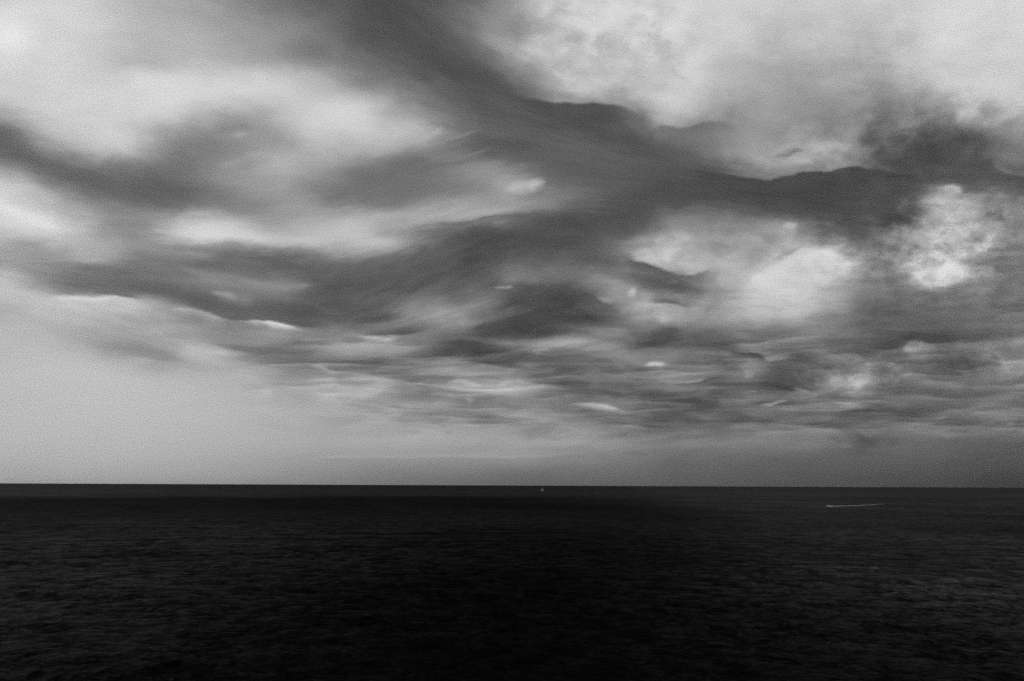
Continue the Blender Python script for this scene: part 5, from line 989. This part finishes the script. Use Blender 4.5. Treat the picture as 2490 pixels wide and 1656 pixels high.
def sea_height(x, y, spacing):
    """height and horizontal pull of the waves; waves finer than the mesh are left to the bump"""
    h = np.zeros_like(x)
    gx = np.zeros_like(x)
    gy = np.zeros_like(x)
    for k, th, amp, ph in WAVES:
        f = np.clip((6.2832 / k) / (spacing * 2.2) - 1, 0, 1)
        if not f.any():
            continue
        m = f > 0
        c, s = math.cos(th), math.sin(th)
        a = k * (x[m] * c + y[m] * s) + ph
        h[m] += f[m] * amp * np.sin(a)
        q = f[m] * amp * 0.85 * np.cos(a)
        gx[m] += c * q
        gy[m] += s * q
    for k, th, amp, ph, sgn in SWELL:
        f = np.clip((6.2832 / k) / (spacing * 2.2) - 1, 0, 1) * (0.5 + 0.5 * np.tanh(sgn * (x - 25 * fbm(x / 90.0, y / 90.0, 53, 2)) / 70.0))
        c, s = math.cos(th), math.sin(th)
        a = k * (x * c + y * s) + ph + 1.2 * fbm(x / 45.0, y / 45.0, 61, 2)
        h += f * amp * np.sin(a)
        q = f * amp * 0.85 * np.cos(a)
        gx += c * q
        gy += s * q
    grp = 0.75 + 0.5 * fbm(x / 60.0, y / 60.0, 41, 3)
    return h * grp, gx * grp, gy * grp


def build_sea():
    az = np.radians(np.concatenate([np.arange(-180, -34, 3.0), np.arange(-34, 34, 0.048), np.arange(34, 180.1, 3.0)]))
    th = np.concatenate([np.geomspace(3.0, 0.26, 30)[:-1], np.arange(0.26, 0.0012, -0.00042), np.geomspace(0.0012, 0.00030, 8)])
    r = CAM_H / th
    dr = np.gradient(r)
    A, Rr = np.meshgrid(az, r)
    D = np.repeat(dr[:, None], len(az), axis=1)
    side = np.abs(A) > math.radians(34)
    D = np.where(side, np.maximum(D, Rr * 0.05), np.maximum(D, 0.0009 * Rr))
    x, y = (Rr * np.sin(A)).ravel(), (Rr * np.cos(A)).ravel()
    h, gx, gy = sea_height(x, y, D.ravel())
    co = np.stack([x + gx, y + gy, h], axis=1)
    t = NT("sea water")
    pos = t.node("ShaderNodeNewGeometry").outputs["Position"]
    sep = t.node("ShaderNodeSeparateXYZ")
    t.put(sep.inputs[0], pos)
    X, Y, Z = sep.outputs
    dist = t.math('SQRT', t.math('ADD', t.math('MULTIPLY', X, X), t.math('MULTIPLY', Y, Y)))
    # ripples: two crossing trains plus fine chop; the far water is drawn by broader waves
    str1 = t.xyz(t.math('MULTIPLY', t.math('ADD', X, t.math('MULTIPLY', Y, 0.25)), 0.8), Y, 0.0)
    str2 = t.xyz(t.math('MULTIPLY', t.math('SUBTRACT', X, t.math('MULTIPLY', Y, 0.3)), 0.85), Y, 7.0)
    n1 = t.noise(str1, 2.4, 5.0, 0.62, 0.3)
    n2 = t.noise(str2, 0.85, 6.0, 0.62, 0.4)
    n3 = t.noise(str1, 0.07, 8.0, 0.66, 0.3)
    n4 = t.noise(str2, 0.012, 9.0, 0.7, 0.3)
    near = t.ramp01(dist, 120.0, 900.0, 1.0, 0.25)
    far = t.ramp01(dist, 120.0, 900.0)
    hgt = t.math('ADD', t.math('MULTIPLY', t.math('MULTIPLY', n1, 0.07), near), t.math('MULTIPLY', n2, 0.18))
    hgt = t.math('ADD', hgt, t.math('MULTIPLY', t.math('MULTIPLY', n3, 5.0), far))
    hgt = t.math('ADD', hgt, t.math('MULTIPLY', t.math('MULTIPLY', n4, 30.0), t.ramp01(dist, 900.0, 9000.0)))
    bump = t.node("ShaderNodeBump")
    bump.inputs["Strength"].default_value = 1.0
    bump.inputs["Distance"].default_value = 1.0
    t.put(bump.inputs["Height"], hgt)
    # wind patches and slicks
    patch = t.noise(t.xyz(t.math('ADD', X, t.math('MULTIPLY', Y, 0.3)), t.math('MULTIPLY', Y, 0.5), 2.0), 0.006, 6.0, 0.6, 0.4)
    # reflectance rises towards grazing view of each facet
    dn = t.node("ShaderNodeVectorMath", operation='DOT_PRODUCT')
    t.t.links.new(t.node("ShaderNodeNewGeometry").outputs["Incoming"], dn.inputs[0])
    t.t.links.new(bump.outputs[0], dn.inputs[1])
    graze = t.math('POWER', t.math('SUBTRACT', 1.0, t.math('MINIMUM', t.math('MAXIMUM', dn.outputs["Value"], 0.0), 1.0)), SEA_POW)
    refl = t.math('MULTIPLY', graze, t.ramp01(patch, 0.3, 0.72, SEA_LO, SEA_HI))
    refl = t.math('MULTIPLY', refl, t.ramp01(dist, 1900.0, 3200.0, 1.0, FAR_GAIN))
    # wave glints and dark troughs painted into the reflectance at every size, drawn out along the crests, which bend round the headland
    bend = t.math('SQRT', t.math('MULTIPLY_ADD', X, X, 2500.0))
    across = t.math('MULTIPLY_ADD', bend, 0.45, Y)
    glints = t.noise(t.xyz(t.math('MULTIPLY', X, 1.25), across, 4.0), 0.11, 8.0, 0.95, 0.15)
    refl = t.math('MULTIPLY', refl, t.ramp01(glints, 0.38, 0.62, GLINT_LO, GLINT_HI))
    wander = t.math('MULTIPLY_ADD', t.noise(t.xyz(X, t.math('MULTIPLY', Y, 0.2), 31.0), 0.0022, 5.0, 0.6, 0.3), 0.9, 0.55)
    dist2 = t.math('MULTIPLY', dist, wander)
    # lower reflectance on the left between the near chop and the paler offshore strip
    left_dip = t.math('MULTIPLY', t.ramp01(X, -100.0, 350.0, 1.0, 0.0), t.math('MULTIPLY', t.ramp01(dist, 500.0, 1200.0), t.ramp01(dist2, 1850.0, 2350.0, 1.0, 0.0)))
    refl = t.math('MULTIPLY', refl, t.math('MULTIPLY_ADD', left_dip, -0.5, 1.0))
    # reflectance raised on the right to brighten the dim sky reflection there
    right_boost = t.math('SUBTRACT', X, t.math('MULTIPLY', Y, 0.12))
    refl = t.math('MULTIPLY', refl, t.math('MULTIPLY_ADD', t.ramp01(right_boost, -45.0, 160.0), t.ramp01(dist, 700.0, 2600.0, 1.6, 0.25), 1.0))
    # darker reflection put into the reflectance, in an ellipse in front of the cliff
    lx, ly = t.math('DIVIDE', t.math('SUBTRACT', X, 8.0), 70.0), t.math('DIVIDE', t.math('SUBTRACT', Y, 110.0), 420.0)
    dim_oval = t.math('SQRT', t.math('ADD', t.math('MULTIPLY', lx, lx), t.math('MULTIPLY', ly, ly)))
    refl = t.math('MULTIPLY', refl, t.ramp01(dim_oval, 0.1, 1.7, 0.42, 1.0))
    gl = t.node("ShaderNodeBsdfGlossy")
    t.put(gl.inputs["Color"], (1, 1, 1, 1))
    t.put(gl.inputs["Roughness"], t.ramp01(dist, 150.0, 3000.0, 0.06, 0.35))
    t.t.links.new(bump.outputs[0], gl.inputs["Normal"])
    df = t.node("ShaderNodeBsdfDiffuse")
    t.put(df.inputs["Color"], (0.0012, 0.0012, 0.0012, 1))
    t.t.links.new(bump.outputs[0], df.inputs["Normal"])
    mix = t.node("ShaderNodeMixShader")
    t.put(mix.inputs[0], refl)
    t.put(mix.inputs[1], df.outputs[0])
    t.put(mix.inputs[2], gl.outputs[0])
    out = t.node("ShaderNodeOutputMaterial")
    t.put(out.inputs["Surface"], mix.outputs[0])
    faces = grid_faces(len(r), len(az))[:, ::-1]
    o = link_mesh("sea", co, faces, t.m)
    o["kind"] = "structure"
    return o


SEA_LO, SEA_HI, FAR_GAIN, SEA_POW = 0.034, 0.054, 1.2, 3.1
GLINT_LO, GLINT_HI = 0.1, 2.1
build_sea()

# ------------------------------------------------------------------ boats
def paint(name, tone, rough=0.45):
    t = NT(name)
    pb = t.node("ShaderNodeBsdfPrincipled")
    tc = t.node("ShaderNodeTexCoord").outputs["Object"]
    n = t.noise(tc, 2.5, 5.0, 0.6)
    v = t.ramp01(n, 0.25, 0.75, tone * 0.82, min(1.0, tone * 1.08))
    t.put(pb.inputs["Base Color"], t.xyz(v, v, v))
    pb.inputs["Roughness"].default_value = rough
    out = t.node("ShaderNodeOutputMaterial")
    t.put(out.inputs["Surface"], pb.outputs[0])
    return t.m


M_WHITE = paint("white gelcoat", 0.8, 0.35)
M_SAIL = paint("sail cloth", 0.62, 0.8)
M_DARK = paint("dark canvas", 0.03, 0.8)
M_METAL = paint("alloy spar", 0.5, 0.35)
M_GLASS = paint("tinted glass", 0.02, 0.08)
M_TEAK = paint("deck", 0.35, 0.7)


def empty(name, loc, rz, label, cat):
    o = bpy.data.objects.new(name, None)
    COL.objects.link(o)
    o.location = loc
    o.rotation_euler = (0, 0, rz)
    o["label"] = label
    o["category"] = cat
    return o


def bm_obj(name, bm, mat, parent, smooth=False):
    bmesh.ops.recalc_face_normals(bm, faces=bm.faces[:])
    me = bpy.data.meshes.new(name)
    bm.to_mesh(me)
    bm.free()
    for p in me.polygons:
        p.use_smooth = smooth
    me.materials.append(mat)
    o = bpy.data.objects.new(name, me)
    COL.objects.link(o)
    o.parent = parent
    return o


def hull_bm(L, B, free, draft, bow_rise, stern_w, n=18, m=8):
    """closed hull, bow towards +x; deck included"""
    bm = bmesh.new()
    rings = []
    for i in range(n + 1):
        u = i / n
        x = -L / 2 + L * u
        w = B / 2 * (stern_w + (1 - stern_w) * math.sin(min(u / 0.45, 1) * math.pi / 2)) * (max(0.0, 1 - max(0, (u - 0.45) / 0.55) ** 2.2) + 0.012)
        top = free + bow_rise * max(0, (u - 0.3) / 0.7) ** 2
        bot = -draft * (1 - max(0, (u - 0.6) / 0.4) ** 2 * 0.95)
        ring = []
        for j in range(m + 1):
            a = j / m
            yy = w * math.cos((1 - a) * math.pi / 2) ** 0.7
            ring.append((x + (0.05 * L * a * u ** 4), yy, bot + (top - bot) * a ** 1.5))
        full = [(p[0], -p[1], p[2]) for p in ring[::-1]] + ring[1:]
        rings.append([bm.verts.new(p) for p in full])
    for a, b in zip(rings, rings[1:]):
        for j in range(len(a) - 1):
            bm.faces.new((a[j], a[j + 1], b[j + 1], b[j]))
        bm.faces.new((a[0], b[0], b[-1], a[-1]))
    bm.faces.new(rings[0])
    bm.faces.new(rings[-1][::-1])
    return bm


def tube(bm, a, b, r0, r1=None, n=10):
    a, b = Vector(a), Vector(b)
    r1 = r0 if r1 is None else r1
    q = (b - a).to_track_quat('Z', 'Y')
    ra = [bm.verts.new(a + q @ Vector((r0 * math.cos(t), r0 * math.sin(t), 0))) for t in [6.2832 * k / n for k in range(n)]]
    rb = [bm.verts.new(b + q @ Vector((r1 * math.cos(t), r1 * math.sin(t), 0))) for t in [6.2832 * k / n for k in range(n)]]
    for k in range(n):
        bm.faces.new((ra[k], ra[(k + 1) % n], rb[(k + 1) % n], rb[k]))
    bm.faces.new(ra[::-1])
    bm.faces.new(rb)


def sail_bm(tack, head, clew, belly, n=10):
    """a bellied three-cornered sail with a little thickness"""
    bm = bmesh.new()
    tack, head, clew = Vector(tack), Vector(head), Vector(clew)
    sides = []
    for off in (0.0, 0.03):
        g = []
        for i in range(n + 1):
            u = i / n
            row = []
            for j in range(n + 1):
                v = j / n
                p = tack.lerp(head, u)
                e = clew.lerp(head, u)
                leech = 0.25 * math.sin(u * math.pi) * 0.6 * v
                q = p.lerp(e, v) + (clew - tack).normalized() * leech
                q.y += belly * math.sin(v * math.pi) * math.sin((0.15 + 0.85 * (1 - u)) * math.pi * 0.5) + off
                row.append(bm.verts.new(q))
            g.append(row)
        for i in range(n):
            for j in range(n):
                f = (g[i][j], g[i][j + 1], g[i + 1][j + 1], g[i + 1][j])
                bm.faces.new(f if off == 0 else f[::-1])
        sides.append(g)
    a, b = sides
    rim = lambda g: [g[0][j] for j in range(n + 1)] + [g[i][n] for i in range(1, n + 1)] + [g[i][0] for i in range(n - 1, 0, -1)]
    ra, rb = rim(a), rim(b)
    for k in range(len(ra)):
        k2 = (k + 1) % len(ra)
        try:
            bm.faces.new((ra[k], rb[k], rb[k2], ra[k2]))
        except ValueError:
            pass
    return bm


def loft_cabin(sections):
    """cabin from (x, half width bottom, half width top, z0, z1) sections"""
    bm = bmesh.new()
    rings = []
    for x, wb, wt, z0, z1 in sections:
        rings.append([bm.verts.new(p) for p in ((x, -wb, z0), (x, -wt, z1 - 0.08), (x, -wt * 0.85, z1), (x, wt * 0.85, z1), (x, wt, z1 - 0.08), (x, wb, z0))])
    for a, b in zip(rings, rings[1:]):
        for j in range(6):
            bm.faces.new((a[j], a[(j + 1) % 6], b[(j + 1) % 6], b[j]))
    bm.faces.new(rings[0])
    bm.faces.new(rings[-1][::-1])
    return bm


# the two-masted sailing boat far out below the horizon
SB = (141.3, 4576.0, 0.15)
sb = empty("sailing_boat", SB, math.radians(12), "tiny white two-masted sailing boat with both sails up, far out just below the horizon", "sailing boat")
bm_obj("hull", hull_bm(13.5, 3.6, 1.25, 0.6, 0.5, 0.7), M_WHITE, sb, True)
cb = loft_cabin([(-3.4, 1.1, 0.9, 1.2, 1.75), (-1.0, 1.2, 1.0, 1.2, 1.9), (2.2, 1.0, 0.8, 1.25, 1.8), (3.0, 0.7, 0.5, 1.3, 1.5)])
cabin = bm_obj("cabin", cb, M_WHITE, sb)
for sy in (-1, 1):
    for x in (-2.4, -1.2, 0.0, 1.2):
        b = bmesh.new()
        bmesh.ops.create_cube(b, size=1, matrix=Matrix.Translation((x, sy * 1.05, 1.62)) @ Matrix.Diagonal((0.6, 0.12, 0.18, 1)))
        bmesh.ops.bevel(b, geom=b.edges[:], offset=0.04, segments=2, affect='EDGES')
        bm_obj("cabin_window", b, M_GLASS, cabin)
for mx, H in ((2.2, 15.0), (-3.8, 14.2)):
    b = bmesh.new()
    tube(b, (mx, 0, 1.2), (mx, 0, H), 0.11, 0.06)
    mast = bm_obj("mast", b, M_METAL, sb, True)
    b = bmesh.new()
    tube(b, (mx, 0, 2.6), (mx - 4.0, 0.5, 2.7), 0.08)
    bm_obj("boom", b, M_METAL, mast, True)
bm_obj("mainsail", sail_bm((1.95, 0, 2.8), (2.05, 0, 14.6), (-2.4, 0.5, 2.9), 0.5), M_SAIL, sb, True)
bm_obj("mizzen_sail", sail_bm((-4.05, 0, 2.8), (-3.95, 0, 13.8), (-7.6, 0.5, 2.9), 0.45), M_SAIL, sb, True)
b = bmesh.new()
for a0, a1 in (((2.2, 0, 14.9), (6.7, 0, 1.8)), ((-3.8, 0, 14.1), (-6.7, 0, 1.3)), ((2.2, 0, 12), (2.0, 1.7, 1.3)), ((2.2, 0, 12), (2.0, -1.7, 1.3))):
    tube(b, a0, a1, 0.02, n=5)
bm_obj("rigging", b, M_METAL, sb)
b = bmesh.new()
bmesh.ops.create_cube(b, size=1, matrix=Matrix.Translation((-6.5, 0, 0.1)) @ Matrix.Diagonal((0.5, 0.08, 1.3, 1)))
bm_obj("rudder", b, M_WHITE, sb)

# the motor boat running to the left with its wake behind it
MB0, MB1 = Vector((394.8, 1268.0)), Vector((407.8, 1283.0))
hd = (MB0 - MB1).normalized()
hd = Vector((-0.93, -0.37)).normalized()
mb = empty("motor_boat", (402.5, 1276.0, 0.25), math.atan2(hd.y, hd.x), "small motor boat with dark canopy running left ahead of its long white wake", "motor boat")
bm_obj("hull", hull_bm(8.4, 2.8, 0.75, 0.45, 0.55, 0.85), M_WHITE, mb, True)
bm_obj("cabin", loft_cabin([(-1.6, 1.15, 1.05, 0.7, 1.75), (0.6, 1.15, 1.0, 0.75, 1.8), (1.6, 1.0, 0.8, 0.8, 1.25), (2.6, 0.6, 0.4, 0.9, 1.0)]), M_DARK, mb)
bm_obj("windscreen", loft_cabin([(0.62, 1.12, 0.95, 1.82, 2.3), (1.0, 1.0, 0.9, 1.45, 1.9)]), M_GLASS, mb)
cp = bm_obj("canopy", loft_cabin([(-2.9, 1.2, 1.1, 2.3, 2.5), (-1.0, 1.25, 1.15, 2.4, 2.65), (0.6, 1.2, 1.0, 2.35, 2.5)]), M_DARK, mb)
for sx in (-2.8, 0.4):
    for sy in (-1.1, 1.1):
        b = bmesh.new()
        tube(b, (sx, sy, 0.7), (sx, sy, 2.4), 0.04, n=6)
        bm_obj("canopy_post", b, M_METAL, cp)
bm_obj("outboard_motor", loft_cabin([(-4.75, 0.2, 0.15, -0.2, 1.2), (-4.4, 0.26, 0.22, -0.3, 1.35), (-4.12, 0.22, 0.2, 0.2, 1.25)]), M_DARK, mb)
b = bmesh.new()
for sy in (-1, 1):
    tube(b, (1.6, sy * 1.15, 1.45), (3.9, sy * 0.28, 1.85), 0.025, n=6)
    for x, y in ((1.6, 1.15), (2.8, 0.75), (3.9, 0.28)):
        tube(b, (x, sy * y, 0.8), (x, sy * y, 1.45 + (x - 1.6) * 0.17), 0.02, n=5)
bm_obj("rail", b, M_METAL, mb)


def build_wake():
    t = NT("foam")
    pos = t.node("ShaderNodeNewGeometry").outputs["Position"]
    a = t.node("ShaderNodeAttribute", attribute_name="foam").outputs["Fac"]
    n = t.noise(pos, 0.35, 7.0, 0.68, 0.5)
    f = t.math('MULTIPLY', t.ramp01(t.math('ADD', n, t.math('MULTIPLY', a, 0.75)), 0.55, 1.0), 1.0)
    df = t.node("ShaderNodeBsdfDiffuse")
    t.put(df.inputs["Color"], (0.62, 0.62, 0.62, 1))
    tr = t.node("ShaderNodeBsdfTransparent")
    mx = t.node("ShaderNodeMixShader")
    t.put(mx.inputs[0], f)
    t.put(mx.inputs[1], tr.outputs[0])
    t.put(mx.inputs[2], df.outputs[0])
    out = t.node("ShaderNodeOutputMaterial")
    t.put(out.inputs["Surface"], mx.outputs[0])
    path = spline([(391, 1262), (402, 1272), (429, 1312), (462, 1352), (500, 1406), (552, 1490), (601, 1583), (640, 1660)], 24)
    seg = np.diff(path, axis=0)
    ln = np.concatenate([[0], np.cumsum(np.hypot(seg[:, 0], seg[:, 1]))])
    tan = np.gradient(path, axis=0)
    tan /= np.hypot(tan[:, 0], tan[:, 1])[:, None]
    nrm = np.stack([-tan[:, 1], tan[:, 0]], axis=1)
    m = 9
    V, FO = [], []
    for i in range(len(path)):
        s = ln[i]
        w = 1.2 + 5.5 * min(s / 200.0, 1) ** 0.8
        core = 1.0 if s < 60 else max(0.0, 0.82 - (s - 50) / 390.0)
        lump = 0.22 + (0.3 * math.exp(-(s - 20) / 45.0) if s > 20 else 0.0)
        if s < 6:
            core *= s / 6.0
        for j in range(m):
            v = j / (m - 1) * 2 - 1
            p = path[i] + nrm[i] * v * w
            z = float(sea_height(np.array([p[0]]), np.array([p[1]]), np.array([26.0]))[0][0])
            rg = random.uniform(0.5, 1.0)
            V.append((p[0], p[1], z + 0.04 + lump * rg * (1 - v * v) ))
            FO.append(core * (1 - v ** 4) * random.uniform(0.55, 1.0))
    o = link_mesh("wake", V, grid_faces(len(path), m), t.m)
    at = o.data.attributes.new("foam", 'FLOAT', 'POINT')
    at.data.foreach_set("value", np.array(FO, dtype=np.float32))
    o["kind"] = "stuff"
    o["label"] = "white foam wake trailing right and away behind the motor boat"
    o["category"] = "wake"


random.seed(4)
build_wake()
